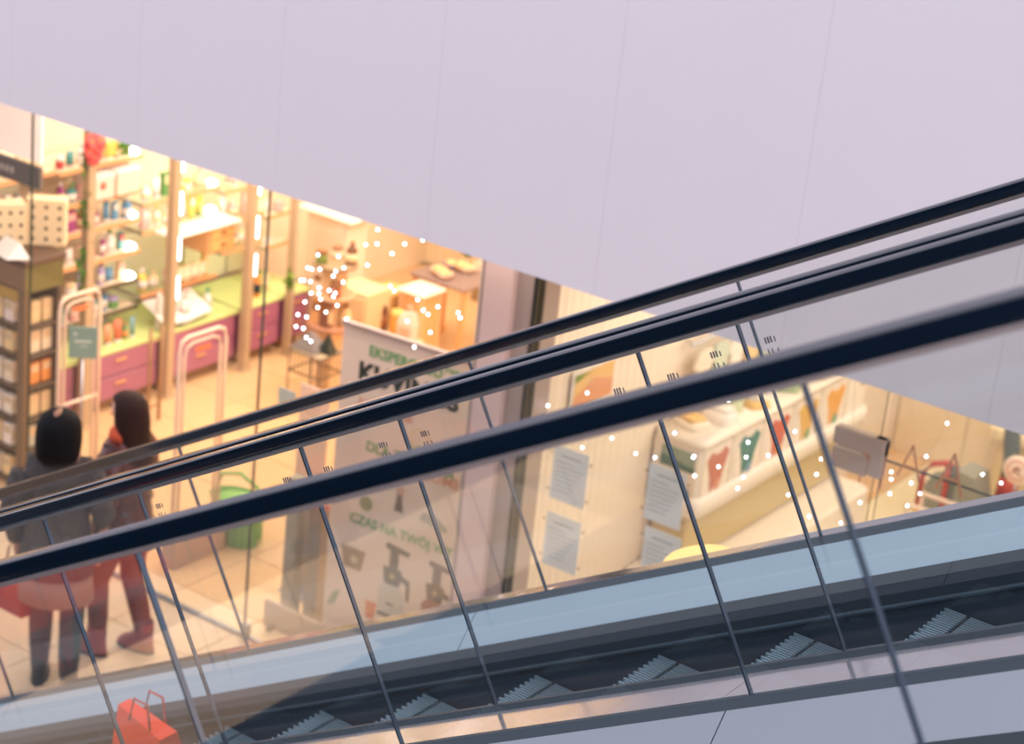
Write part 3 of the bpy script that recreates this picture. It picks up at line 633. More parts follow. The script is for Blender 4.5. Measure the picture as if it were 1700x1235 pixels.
# ------------------------------------------------------------------ gift shop furniture behind the banner
def tb(name, loc, label, cat, L, Wd, H, topm, legm, rz=0., group=None, lt=.02):
    t = thing(name, loc, label, cat, group, rz)
    MB().bbox((-L / 2, -Wd / 2, H - .03), (L / 2, Wd / 2, H), topm, .01).build('top', t)
    lg = MB().bbox((-lt, -lt, 0), (lt, lt, H - .03), legm, .004).data('leg')
    for sx in (-1, 1):
        for sy in (-1, 1): inst('leg', lg, t, (sx * (L / 2 - lt - .02), sy * (Wd / 2 - lt - .02), 0))
    return t
def G(px, py, z): return tuple(at(px, py, 2, z))
p = G(756, 456, .62); tb('square_table', (p[0], p[1], 0), 'square table with dark tray top and orange legs at the far back', 'table', .56, .48, .62, cm(140, 116, 108), woodo)
for k, (px, py, c) in enumerate([(728, 455, (240, 190, 150)), (738, 462, (238, 200, 176)), (765, 448, (240, 190, 120)), (748, 446, (150, 130, 140)), (775, 452, (240, 206, 180))]):
    q_ = G(px, py, .62); b = thing('bowl', q_, '%s bowl, %s on the dark tray table' % (cname(c), ['front left', 'front centre', 'rear right', 'rear centre', 'far right'][k]), 'bowl', 'bowls on the dark tray table')
    MB().lathe([(.03, 0), (.055, .02), (.07, .05), (.062, .05), (.04, .02), (.01, .012)], cm(*c), n=16).build('bowl_body', b); MB().ell((0, 0, .05), (.045, .045, .025), cm(244, 190, 130)).build('filling', b)
q_ = G(772, 440, .62); t = thing('potted_plant', q_, 'small green plant at the back of the dark tray table', 'plant'); t.location.z = .621
MB().lathe([(.03, 0), (.045, .06), (.04, .06)], cm(206, 170, 130)).build('pot', t)
for k in range(14): inst('leaf', leafd[k % 3], t, (0, 0, .06 + .004 * k), (rnd.uniform(-.6, .6), -.7 + rnd.uniform(-.5, .5), k * .9)).scale = (1.6,) * 3
p = G(700, 478, .60); t = tb('white_table', (p[0], p[1], 0), 'low white square table before the dark tray table', 'table', .28, .30, .60, cm(250, 226, 206), cm(236, 190, 140), .0)
MB().bbox((-.11, -.12, 0), (.11, .12, .57), mat('wood_box_face', (226, 176, 118), .5), .005).build('cupboard', t)
p = G(795, 500, .0); t = thing('white_bin', (p[0], p[1] + .1, 0), 'white box with a dark wedge beside it next to the pillar', 'box'); MB().bbox((-.1, -.1, 0), (.14, .1, .34), cm(244, 216, 190), .01).build('box_body', t); MB().prism([(-.08, 0), (.03, 0), (-.02, .28)], -.12, -.10, 1, cm(150, 120, 80)).build('wedge', t)
# wooden cabinet group with boxes (left of centre)
p = G(603, 488, .62); t = thing('wooden_cabinet', (p[0] - .12, p[1] + .14, 0), 'light wooden cupboard with two doors behind the fairy lights', 'cabinet')
MB().bbox((-.17, -.15, 0), (.17, .15, .62), wood, .006).build('carcass', t)
for s in (-1, 1):
    d_ = MB().bbox((s * .083 - .075, -.165, .04), (s * .083 + .075, -.15, .58), wood, .004).build('door', t); MB().bbox((s * .02 - .006, -.175, .28), (s * .02 + .006, -.165, .36), brown, .003).build('handle', d_)
p = G(648, 505, .52); t = thing('wooden_cabinet', (p[0] + .02, p[1], 0), 'yellowish low cupboard behind the dark bottle', 'cabinet')
t.location.y += .30; t.location.x -= .26
MB().bbox((-.12, -.12, 0), (.12, .12, .52), mat('ochre_wood', (226, 182, 112), .5, noise=.08), .006).build('carcass', t); MB().bbox((-.10, -.13, .05), (.10, -.12, .48), wood, .004).build('door', t)
p = G(640, 556, .25); 
tb('low_stool', (p[0], p[1], 0), 'low wooden stool carrying the dark bottle and white bag', 'stool', .55, .3, .25, wood, wood)
product('bottle', 'large dark brown bottle on the low wooden stool', 'bottle', None, (p[0] - .05, p[1], .251), (104, 58, 26), (60, 36, 20), (150, 90, 40), .085, .32)
product('jar', 'big orange lantern jar right of the dark brown bottle', 'jar', None, (p[0] + .08, p[1] + .03, .251), (236, 164, 70), (240, 196, 110), CR, .11, .22)
t = thing('paper_bag', (p[0] + .21, p[1] - .0, .251), 'white and pink paper bag right of the orange jar', 'bag')
MB().loft([[(-.07, -.04, 0), (.07, -.04, 0), (.07, .04, 0), (-.07, .04, 0)], [(-.075, -.045, .16), (.075, -.045, .16), (.075, .045, .16), (-.075, .045, .16)], [(-.05, -.02, .24), (.06, -.02, .26), (.06, .02, .26), (-.05, .02, .24)]], cm(246, 214, 200), False).build('bag_body', t)
MB().bbox((-.05, -.047, .02), (.05, -.044, .13), cm(238, 176, 150), .002).build('pink_print', t); MB().tube([(-.03, 0, .24), (-.02, 0, .3), (.02, 0, .3), (.03, 0, .25)], .004, wpl, 6).build('handle', t)
p = G(705, 555, .0); t = thing('round_basket', (p[0], p[1], 0), 'small cream round basket on the floor near the handrail', 'basket'); MB().lathe([(.09, 0), (.11, .12), (.10, .16), (.09, .15), (.08, .02)], cm(244, 196, 134), n=18).build('tub', t); MB().tube([(-.1, 0, .15), (0, 0, .27), (.1, 0, .15)], .007, woodo, 6).build('handle', t)
p = G(728, 545, .0); t = thing('lantern_post', (p[0], p[1], 0), 'slim pinkish orange upright right of the round basket', 'post'); MB().bbox((-.03, -.03, 0), (.03, .03, .44), cm(240, 176, 140), .006).build('upright', t); MB().bbox((-.05, -.05, 0), (.05, .05, .02), cm(230, 160, 110), .004).build('foot', t)
# white topped counter under the bulkhead
t = thing('white_counter', (-10.0, 12.32, 0), 'tall cream counter with pinkish white top just below the bulkhead', 'counter')
MB().bbox((-.26, -.2, 1.07), (.30, .12, 1.10), mat('counter_top', (252, 230, 214), .4), .01).build('top', t)
MB().bbox((-.20, -.14, 0), (.24, .1, 1.07), cm(244, 214, 190), .02).build('body', t); MB().bbox((-.1, -.15, .6), (.18, -.14, .95), cm(236, 206, 180), .01).build('front_panel', t)
# tiered stand with dark hat-like tray, brown baskets
p = G(543, 640, .0); px0, py0 = p[0], p[1]
ts = thing('tiered_stand', (px0, py0, 0), 'tiered wooden gift stand hung with fairy lights left of the banner', 'stand')
MB().bbox((-.07, -.07, 0), (.07, .07, .97), mat('stand_cream', (226, 190, 150), .5, noise=.06), .008).build('column', ts)
for z, r_, c in ((1.0, .17, cm(156, 130, 96)), (.76, .17, cm(214, 170, 130)), (.52, .19, cm(184, 130, 100))):
    MB().lathe([(r_, 0), (r_, .022), (r_ * .98, .025)], c, c=(0, 0, z - .03), n=24).build('tier', ts)
for k, (a, z, c1, h, kd, lab) in enumerate([(0.5, 0.995, (110, 70, 40), .2, 'bottle', 'brown bottle on the top tier of the gift stand'), (2.2, 0.995, (244, 214, 180), .1, 'jar', 'cream jar on the top tier of the gift stand'), (4.2, 0.995, (120, 140, 60), .12, 'jar', 'olive jar on the top tier of the gift stand'),
    (5.5, 0.755, (168, 100, 60), .14, 'jar', 'round brown pot on the middle tier of the gift stand'), (3.6, 0.755, (244, 220, 200), .16, 'carton', 'cream carton on the middle tier of the gift stand'),
    (5.0, 0.515, (140, 90, 70), .22, 'carton', 'brown box on the lowest tier of the gift stand'), (3.9, 0.515, (236, 180, 120), .2, 'carton', 'tan box on the lowest tier of the gift stand'), (0.2, 0.515, (236, 196, 140), .2, 'bottle', 'pale bottle on the lowest tier of the gift stand')]):
    r_ = .115; product(kd, lab, 'gift', 'gifts on the tiered stand', (px0 + r_ * math.cos(a), py0 + r_ * math.sin(a), z - .003), c1, (150, 100, 60), CR, .085, h * .9)
t = thing('moss_ball', G(482, 462, .9), 'olive green tuft of moss above the purple cabinet end', 'plant')
for k in range(40): inst('leaf', leafd[1 + k % 2], t, (rnd.uniform(-.03, .03), rnd.uniform(-.03, .03), rnd.uniform(-.06, .04)), (rnd.uniform(-2, 2), rnd.uniform(-2, 2), rnd.uniform(0, 6.3))).scale = (1.1,) * 3
MB().tube([(0, 0, 0), (0, 0, FZ - .91)], .0015, wirem, 5).build('thread', t)
# wire basket table with grey pyramids
p = G(512, 672, .0)
wb = thing('wire_table', (p[0], p[1] + .05, 0), 'black wire display table with jars left of the banner', 'table'); bwm = mat('black_wire', (60, 54, 44), .5)
for sx in (-1, 1):
    for sy in (-1, 1): MB().tube([(sx * .15, sy * .13, 0), (sx * .15, sy * .13, .42)], .006, bwm, 6).build('leg', wb)
for z in (.26, .42): MB().tube([(-.15, -.13, z), (.15, -.13, z), (.15, .13, z), (-.15, .13, z), (-.15, -.13, z)], .006, bwm, 6).build('rim', wb)
q = MB()
for k in range(9): q.tube([(-.15 + k * .0375, -.13, .26), (-.15 + k * .0375, -.13, .42)], .003, bwm, 5)
for k in range(7): q.tube([(.15, -.13 + k * .043, .26), (.15, -.13 + k * .043, .42)], .003, bwm, 5)
q.build('wire_sides', wb); MB().box((-.15, -.13, .415), (.15, .13, .42), cm(180, 160, 130)).build('shelf', wb)
for (dx, dy, r_, h, c, lab) in ((-.06, .0, .12, .13, (120, 112, 110), 'grey felt pyramid on the wire table'), (.08, .03, .06, .14, (36, 48, 40), 'small dark green cone beside the grey pyramid')):
    e = thing('pyramid', (p[0] + dx, p[1] + .05 + dy, .427), lab, 'ornament'); MB().loft([[(r_, r_ * .8, 0), (-r_, r_ * .8, 0), (-r_, -r_ * .8, 0), (r_, -r_ * .8, 0)], [(.004, .004, h), (-.004, .004, h), (-.004, -.004, h), (.004, -.004, h)]], cm(*c), False).build('pyramid_body', e)
# hanging shelf wall: back display rows above the counter far end
for r_, (z, col) in enumerate([(.92, (236, 206, 160)), (1.12, (240, 216, 180))]):
    s1 = thing('back_shelf', (-8.7, 14.3, z - .3), '%s pale shelf on the ochre back wall' % ('lower' if r_ == 0 else 'upper'), 'shelf', 'shelves on the back wall'); MB().bbox((-1.9, -.15, 0), (1.9, .2, .02), cm(*col), .003).build('board', s1)
    for s in (-1.6, 0, 1.6): MB().bbox((s, .0, -.1), (s + .02, .2, 0), cm(200, 170, 120), .003).build('bracket', s1)
    for k in range(12):
        c1 = [W_, OR, YL, PK, CR, GN][(k + r_ * 2) % 6]
        product(['bottle', 'jar', 'carton'][k % 3], '%s %s, %s from the left on the %s back wall shelf' % (cname(c1), ['bottle', 'jar', 'carton'][k % 3], ORD[k], 'lower' if r_ == 0 else 'upper'), 'gift', 'gifts on the back wall', (-10.4 + k * .3, 14.25, z - .279), c1, CR, CR, .11, .15)
# ------------------------------------------------------------------ fairy lights: dots seen through the shop glass
A_ = [(255,455),(405,467),(182,550),(270,560),(385,575),(367,610),(445,550),(200,650),(262,740),(338,715),(382,735),(275,780),(253,840),(397,825),(313,873),(172,910),(108,893),(465,925),(95,980),(148,993),(170,1060),(203,1088),(605,380),(688,375),(798,445),(693,270),(890,375),(1022,347),(617,530),(785,685),(815,718),(1033,737),(985,783),(1133,835),(1027,860),(1062,890),(1282,878),(1297,915),(907,940),(1078,1022),(1447,985),(960,1130),(210,560),(150,640),(130,640),(370,760),(440,655),(205,735),(160,800),(265,695)]
dots = [(470 + a / 4.411, 320 + b / 4.411) for a, b in A_]
B_ = [(385,300),(468,353),(273,115),(497,42),(598,225),(637,300),(773,387),(883,410),(995,270),(1100,410),(1108,515)]
dots2 = [(830 + a / 3.431, 640 + b / 3.431) for a, b in B_]
dots2 += [(1050 + a / 3.43, 600 + b / 3.43) for a, b in [(350,540),(490,600),(658,460),(648,545),(632,660),(773,535),(925,398),(600,722),(887,760),(1048,643),(1005,883),(1075,555),(1245,475),(545,220),(355,650)]]
dots2 += [(1350 + a / 3.86, 640 + b / 3.86) for a, b in [(342,463),(455,490),(500,553),(500,600),(333,575),(220,507),(492,693),(300,750),(685,692),(725,455),(858,242),(603,770),(178,880),(628,625),(1085,570),(1205,625)]]
bd = MB().ell((0, 0, 0), (.0055, .0055, .0055), bulbm, 8, 5).data('bulb')
def strings(dl, y, where, cl):
    pts = sorted([at(a, b, 1, y) for a, b in dl], key=lambda p: p.x)
    groups = []
    for p in pts:
        if groups and p.x - groups[-1][0].x < cl: groups[-1].append(p)
        else: groups.append([p])
    for i, g in enumerate(groups):
        g.sort(key=lambda p: -p.z); x0 = sum(p.x for p in g) / len(g)
        t = thing('fairy_light_string', (x0, y, FZ - .002), 'hanging string of %d tiny white lights, %s from the left %s' % (len(g), ORD[i] if i < 12 else 'number %d' % (i + 1), where), 'fairy lights', 'fairy light strings ' + where)
        O = Vector((x0, y, FZ - .002))
        MB().tube([(0, 0, 0)] + [tuple(p - O + Vector((0, .006, 0))) for p in g], .0009, wirem, 4).build('wire', t)
        for p in g: inst('bulb', bd, t, p - O)
strings(dots, 8.42, 'behind the gift shop glass', .16)
strings(dots2, 8.36, 'behind the clothes shop glass', .18)
# ------------------------------------------------------------------ clothes shop
papm = mat('notice_paper', (240, 240, 230), .6); inkm = mat('notice_ink', (188, 192, 188), .6); clipm = mat('clip_brown', (150, 120, 96), .4)
for k, (x, z, lab) in enumerate([(-5.04, 1.75, 'upper left'), (-5.04, 1.38, 'lower left'), (None, None, 'upper right'), (None, None, 'lower right')]):
    if x is None:
        a_ = at(1115, 818, 1, 8.25) if k == 2 else at(1107, 922, 1, 8.25); x, z = a_.x, a_.z
        if k == 2: z = at(1115, 818, 1, 8.25).z
    n = thing('notice', (x, 8.186, z), 'pale blue grey A4 notice on the clothes shop glass, %s of the four' % lab, 'notice', 'notices on the clothes shop glass')
    MB().bbox((-.105, -.001, -.148), (.105, .001, .148), papm, .0005).build('sheet', n)
    q = MB(); q.box((-.06, -.0018, .095), (.06, -.0011, .105), inkm)
    for j in range(7): q.box((-.085, -.0018, .06 - j * .026), (.02 + .012 * ((j * 5) % 6), -.0011, .066 - j * .026), inkm)
    q.build('printed_lines', n)
    q = MB(); [q.bbox((s * .118 - .006, -.003, zz_ - .006), (s * .118 + .006, .002, zz_ + .006), clipm, .002) for s in (-1, 1) for zz_ in (-.1, .1)]; q.build('suction_hooks', n)
# rounded white counter against the partition: body, recess, plinth
ct = thing('display_counter', (-5.55, 11.3, 0), 'big rounded white counter with baby clothes pictures on its front', 'counter')
cw = mat('counter_white', (248, 234, 220), .35)
def rr(x0, x1, y0, y1, r, z, n=6):
    o = []
    for cx, cy, a0 in ((x1 - r, y1 - r, 0), (x0 + r, y1 - r, PI / 2), (x0 + r, y0 + r, PI), (x1 - r, y0 + r, 1.5 * PI)):
        for i in range(n + 1): a = a0 + i * PI / 2 / n; o.append((cx + r * math.cos(a), cy + r * math.sin(a), z))
    return o
X0, X1, Y0, Y1 = -.17, .17, -1.10, 1.16
m = MB(); m.loft([rr(X0 + .03, X1 - .03, Y0 + .03, Y1 - .03, .03, .74), rr(X0, X1, Y0, Y1, .05, .78), rr(X0, X1, Y0, Y1, .05, 1.20), rr(X0 + .01, X1 - .01, Y0 + .01, Y1 - .01, .05, 1.215)], cw, False); m.build('counter_body', ct)
m = MB(); m.loft([rr(X0, X1 + .025, Y0 - .02, Y1 + .02, .06, .86), rr(X0, X1 + .03, Y0 - .025, Y1 + .025, .06, .80), rr(X0, X1 + .02, Y0 - .01, Y1 + .01, .06, .73)], cw, True); m.build('lower_lip', ct)
m = MB(); m.loft([rr(X0, X1 + .02, Y0 - .015, Y1 + .015, .06, 1.185), rr(X0, X1 + .02, Y0 - .015, Y1 + .015, .06, 1.225)], cw, True); m.build('rim', ct)
MB().bbox((-.17, -1.0, .34), (.08, 1.05, .74), mat('recess_beige', (214, 190, 140), .6), .01).build('recess', ct)
m = MB(); m.loft([rr(-.17, .34, -1.28, 1.1, .06, 0), rr(-.17, .34, -1.28, 1.1, .06, .31), rr(-.17, .32, -1.26, 1.08, .06, .33)], cw, False); m.build('plinth', ct)
MB().lathe([(.03, 0), (.03, .006), (.02, .007)], cm(206, 186, 150), c=(0, 0, 0), mtx=Matrix.Translation((.34, .05, .2)) @ Matrix.Rotation(PI / 2, 4, 'Y')).build('cable_port', ct)
pics = [((200, 120, 96), (224, 160, 130)), ((70, 128, 116), (120, 160, 190)), ((208, 96, 60), (240, 156, 50)), ((224, 176, 84), (130, 164, 110)), ((236, 170, 84), (110, 160, 120))]
frm = mat('picture_board', (244, 228, 214), .4)
ys = []
for k, (c1, c2) in enumerate(pics):
    y = -.90 + k * .385
    if k == 4: y += .0
    fr = MB().bbox((.17, y - .16, .83), (.176, y + .17, 1.16), frm, .003).build('picture_panel', ct)
    fr['label'] = 'panel showing %s baby bodysuit' % ['a rust', 'a teal', 'an orange red', 'a yellow and green', 'a golden'][k]
    body = [(-.035, .02), (-.05, .10), (-.085, .19), (-.05, .22), (-.02, .20), (.02, .20), (.05, .22), (.085, .19), (.05, .10), (.035, .02), (.0, .045)]
    MB().prism([(y + .005 + a * 1.55, .84 + b * 1.35) for a, b in body], .1762, .179, 0, cm(*c1)).build('bodysuit_print', fr)
    MB().prism([(y + .03 + .035 * math.cos(q), .90 + .04 * math.sin(q)) for q in [2 * PI * i / 10 for i in range(10)]], .1792, .180, 0, cm(*c2)).build('print_patch', fr)
    MB().box((.17, y + .17, .82), (.178, y + .174, 1.17), mat('seam_grey', (176, 160, 130), .5)).build('divider', ct)
MB().bbox((.17, 1.03, 1.04), (.178, 1.10, 1.12), cm(150, 140, 128), .003).build('grey_label', ct)
# picture panel on the narrow end
e_ = MB().bbox((-.16, -1.106, .80), (.155, -1.10, 1.19), frm, .003).build('end_panel', ct)
for nm, c, x, z, r_ in (('red_balloon_print', (232, 120, 106), .02, .93, .045), ('orange_balloon_print', (238, 170, 110), -.06, .93, .045), ('grey_balloon_print', (150, 146, 146), .08, .88, .045), ('green_balloon_print', (150, 176, 120), .0, .86, .035)):
    MB().lathe([(r_, 0), (r_, .002)], cm(*c), c=(0, 0, 0), mtx=Matrix.Translation((x, -1.107 - .0004 * r_ * 100, z)) @ Matrix.Rotation(PI / 2, 4, 'X')).build(nm, e_)
MB().bbox((-.10, -1.1095, 1.02), (.14, -1.1065, 1.15), cm(150, 164, 140), .001).build('landscape_print', e_)
MB().prism([(-.10, 1.02), (.14, 1.02), (.14, 1.05), (-.10, 1.09)], -1.112, -1.1096, 1, cm(80, 110, 86)).build('hill_print', e_)
# folded baby clothes on the counter
cl = [(244, 226, 206), (250, 238, 230), (206, 212, 176), (236, 190, 120), (240, 232, 226), (184, 200, 160), (246, 236, 220), (236, 222, 200), (200, 208, 190), (248, 240, 236)]
def cloth(L, Wd, H, m, seed):
    r_ = random.Random(seed); n = 8; rs = []
    for j in range(5):
        z = H * [0, .3, .75, 1, .97][j]; s_ = [1, 1.05, 1.0, .82, .3][j]
        rs.append([(s_ * L / 2 * math.copysign(abs(math.cos(2 * PI * k / 16)) ** .5, math.cos(2 * PI * k / 16)) + r_.uniform(-.008, .008), s_ * Wd / 2 * math.copysign(abs(math.sin(2 * PI * k / 16)) ** .5, math.sin(2 * PI * k / 16)) + r_.uniform(-.008, .008), z + (r_.uniform(-.006, .006) if j else 0)) for k in range(16)])
    return MB().loft(rs, m, True)
cpos = ['nearest the left end', 'second along', 'third along', 'in the middle, left pile', 'in the middle, right pile', 'sixth along', 'seventh along', 'eighth along', 'next to the right end', 'at the right end']
for k in range(10):
    e = thing('folded_garment', (-5.55 + (.04 if k % 2 else -.04), 10.40 + k * .205, 1.216), '%s folded baby garment on top of the rounded counter, %s' % (cname(cl[k]), cpos[k]), 'clothes', 'folded baby clothes on the counter', .3 * (k % 3 - 1))
    cloth(.21, .165, .055 + .03 * (k % 3), cm(*cl[k], .8), k).build('fabric', e); cloth(.16, .12, .03, cm(*cl[(k + 3) % 10], .8), k + 40).build('folded_sleeve', e, (0, 0, .05 + .03 * (k % 3)))
# rows of clothes hanging behind the counter on the partition
rl = thing('clothes_rail', (-5.66, 11.3, 0), 'steel clothes rail fixed to the partition above the counter', 'rail')
MB().tube([(0, -.9, 1.72), (0, .95, 1.72)], .01, chrome).build('bar', rl)
for y in (-.85, .9): MB().tube([(0, y, 1.72), (-.065, y, 1.72)], .008, chrome).build('bracket', rl)
for k in range(9):
    c = [(238, 222, 200), (206, 212, 190), (240, 228, 216), (230, 200, 150), (176, 190, 176), (242, 226, 206), (214, 196, 170), (240, 232, 222), (150, 166, 160)][k]
    e = thing('hanging_garment', (-5.64, 10.55 + k * .2, 1.72), '%s baby garment, %s from the left on the rail above the counter' % (cname(c), ORD[k]), 'clothes', 'garments on the clothes rail')
    MB().tube([(0, 0, .012), (0, 0, -.03), (0, -.07, -.06)], .003, chrome, 5).build('hanger', e)
    MB().prism([(-.07, -.06), (.07, -.06), (.11, -.16), (.075, -.17), (.07, -.34), (-.07, -.34), (-.075, -.17), (-.11, -.16)], -.012, .012, 0, cm(*c, .8)).build('fabric', e)
# poster on the cream partition near the notices
t = thing('partition_poster', (-5.70, 9.72, 1.92), 'small warm coloured photo poster on the cream partition', 'poster')
pz = at(985, 640, 0, -5.70); t.location = (-5.70, pz.y, pz.z)
MB().bbox((-.012, -.22, -.12), (0, .22, .13), wpl, .003).build('mount', t); MB().bbox((0, -.20, -.10), (.003, .20, .11), cm(236, 190, 120), .001).build('photo', t)
MB().prism([(-.2, -.1), (.2, -.1), (.2, .0), (.0, .05), (-.2, -.03)], .003, .0045, 0, cm(226, 156, 110)).build('photo_shape', t); MB().prism([(-.2, .06), (-.05, .1), (-.2, .11)], .003, .0045, 0, cm(120, 150, 60)).build('photo_leaf', t)
# white ledge and yellow oval reflection
# red and grey child seat, white crate, dark boot stand, round sign
s_ = at(1585, 800, 2, .34)
cs = thing('child_seat', (s_.x, s_.y - .1, 0), 'red and grey child seat behind the white crate at the right', 'seat')
rd = mat('seat_red', (190, 76, 60), .5); gy = mat('seat_grey', (150, 148, 134), .5); dg = mat('seat_dark', (110, 112, 106), .5)
MB().tube([(-.20, 0, .0), (-.20, 0, .38), (-.14, 0, .46), (-.04, 0, .50), (.0, 0, .50)], .022, rd).build('side_frame', cs)
MB().tube([(-.03, 0, .50), (-.01, 0, .0)], .022, rd).build('rear_frame', cs)
MB().prism([(-.16, .05), (-.04, .05), (-.04, .44), (-.12, .40), (-.17, .30)], -.01, .01, 1, gy).build('side_cover', cs)
MB().bbox((0, -.02, .02), (.05, .03, .50), dg, .01).build('grey_band', cs)
MB().prism([(.05, .02), (.24, .02), (.23, .28), (.18, .46), (.05, .48)], -.02, .22, 1, gy).build('backrest', cs)
MB().ell((.24, -.03, .16), (.07, .04, .12), rd).build('armrest', cs); MB().bbox((-.18, -.02, .02), (.22, .25, .10), rd, .02).build('seat_cushion', cs)
cr = thing('white_crate', (at(1570, 838, 2, .4).x, at(1570, 838, 2, .4).y - .1, 0), 'white framed crate with small coloured items in front of the child seat', 'crate')
wm_ = cm(244, 220, 206)
for sx in (-1, 1):
    for sy in (-1, 1): MB().bbox((sx * .18 - .012, sy * .12 - .012, 0), (sx * .18 + .012, sy * .12 + .012, .42), wm_, .003).build('upright', cr)
for z in (.02, .40):
    MB().bbox((-.19, -.132, z), (.19, -.11, z + .025), wm_, .003).build('front_bar', cr); MB().bbox((-.19, .11, z), (.19, .132, z + .025), wm_, .003).build('rear_bar', cr)
MB().bbox((-.18, -.12, .30), (.18, .12, .31), wm_, .002).build('shelf', cr)
for k, c in enumerate([(240, 190, 90), (176, 186, 214), (220, 140, 120), (130, 150, 190), (240, 200, 180)]):
    e = thing('toy_block', (cr.location.x - .13 + k * .065, cr.location.y - .04, .311), '%s toy block, %s from the left inside the white crate' % (cname(c), ORD[k]), 'toy', 'toy blocks in the crate'); MB().bbox((-.025, -.03, 0), (.025, .03, .07), cm(*c), .008).build('block', e); MB().ell((0, 0, .072), (.015, .015, .008), cm(*c)).build('stud', e)
b_ = at(1660, 832, 2, .22)
bo = thing('boot_stand', (b_.x, b_.y, 0), 'tall dark grey curved boot form with red band near the right edge', 'stand')
sect = lambda cx, w_, z: [(cx + w_ * math.cos(2 * PI * k / 14), .06 * math.sin(2 * PI * k / 14), z) for k in range(14)]
MB().loft([sect(.03, .09, .0), sect(.02, .085, .12), sect(.03, .075, .25)], cm(96, 70, 62), True).build('foot_part', bo)
MB().loft([sect(.03, .076, .25), sect(.035, .078, .33), sect(.035, .068, .42)], rd, True).build('red_band', bo)
MB().loft([sect(.035, .068, .42), sect(.03, .06, .52), sect(.0, .06, .68), sect(-.01, .055, .76), sect(.0, .03, .79)], cm(96, 104, 100), True).build('shaft', bo)
d_ = thing('dark_mat', (b_.x - .1, b_.y - .05, .0), 'dark brown textured cushion at the foot of the boot form', 'cushion'); cloth(.75, .36, .2, mat('brown_fleece', (110, 92, 72), .9, noise=.2, scale=30, bump=.3), 9).build('fabric', d_); MB().tube([(-.35, -.18, .06), (.35, -.18, .06)], .008, brownd, 6).build('piping', d_); d_.location.x += .28
rs_ = at(1690, 780, 1, b_.y - .3)
sg = thing('round_sign', tuple(rs_), 'round white sign with red brown scribble at the right edge', 'sign')
Mx = Matrix.Rotation(PI / 2, 4, 'X')
MB().lathe([(.10, 0), (.10, .015), (.095, .02)], cm(246, 222, 206), n=28, mtx=Mx).build('disc', sg)
MB().tube([(.07 * math.cos(a), -.021, .07 * math.sin(a)) for a in [k * .4 for k in range(17)]], .005, cm(196, 110, 90), 6).build('ring_mark', sg)
MB().tube([(-.03, -.021, -.03), (.0, -.021, .03), (.03, -.021, -.03), (-.03, -.021, .01), (.03, -.021, .02)], .007, cm(176, 90, 72), 6).build('scribble', sg)
MB().tube([(0, .02, 0), (0, .02, -rs_.z)], .012, chrome).build('pole', sg); MB().lathe([(.11, 0), (.11, .015)], chrome, c=(0, .02, -rs_.z)).build('foot', sg)
# pale shelf unit on back wall (upper right corner)
t = thing('back_ledge', (-3.6, 13.7, .0), 'long cream ledge along the back wall of the clothes shop', 'ledge'); zl = at(1600, 712, 1, 13.6).z
MB().bbox((-1.3, -.10, zl), (1.3, .14, zl + .08), cm(238, 220, 180), .01).build('ledge_board', t); MB().bbox((-1.25, .0, 0), (1.25, .13, zl), mat('ledge_front', (230, 208, 164), .6), .01).build('front_panel', t)
# pale orange window letters on the door glass
vl = mat('window_vinyl', (244, 176, 128), .6)
vw = thing('window_lettering', (0, 8.188, 0), 'pale orange capital letters stuck to the clothes shop door glass', 'lettering')
for ch, px, py in (('M', 1418, 800), ('A', 1485, 790), ('A', 1548, 812)):
    a_ = at(px, py, 1, 8.188); text(ch, 'letter', vw, (a_.x, 0, a_.z), R9, .26 if ch != 'A' or px < 1500 else .3, vl, .0008, 'LEFT', .75, -.006)
# yellow lamp reflection over the far deck, built as a glowing oval
glow_y = mat('reflection_yellow', (255, 208, 128), .5, emit=.95)
lp = at(1161, 926, 1, 5.5)
ol = thing('oval_lamp_reflection', tuple(lp), 'flat glowing oval built for a yellow lamp reflection beyond the far escalator', 'lamp', None, math.radians(70))
MB().lathe([(.05, -.02), (.125, -.012), (.14, 0), (.125, .012), (.05, .02)], glow_y, n=28, sy=.5).build('glow_oval', ol)
MB().tube([(0, 0, -.02), (0, 0, -lp.z + .02)], .012, chrome).build('pole', ol); MB().lathe([(.12, 0), (.12, .02)], chrome, c=(0, 0, -lp.z)).build('foot', ol)
# orange bag made up for an unclear orange shape over the far escalator
kx = -3.065 + .425 * -4; kz = 6 - 1.495 + T * kx
BZ = kz
ob = thing('orange_stand_in_bag', (kx + .22, 4.74, kz + .002), 'bright orange bag standing in for an unclear shape on a far escalator step', 'bag')
om = mat('bag_orange', (255, 62, 8), .5)
MB().loft([[(-.10, -.07, 0), (.10, -.07, 0), (.10, .07, 0), (-.10, .07, 0)], [(-.11, -.075, .16), (.12, -.075, .15), (.12, .075, .15), (-.11, .075, .16)], [(-.13, -.03, .28), (.11, -.05, .24), (.11, .04, .24), (-.13, .03, .28)]], om, False).build('bag_body', ob)
for s in (-1, 1): MB().tube([(-.06, s * .04, .25), (-.04, s * .04, .34), (.03, s * .04, .34), (.05, s * .04, .24)], .005, mat('bag_handle', (200, 50, 24), .5), 6).build('handle', ob)

ob.scale = (.95, .95, 1.05)
rb_ = thing('red_reflection_bench', (-7.72, -.1, 0), 'low red bench added out of view for its reflection in the balustrade glass', 'bench')  # unseen, put in to give the glass its red reflection
rm_ = mat('bench_red', (214, 44, 30), .5); MB().bbox((-.22, -.7, .36), (.22, .7, .44), rm_, .02).build('seat', rb_)
for s in (-1, 1): MB().bbox((-.18, s * .55 - .04, 0), (.18, s * .55 + .04, .36), rm_, .01).build('leg', rb_)
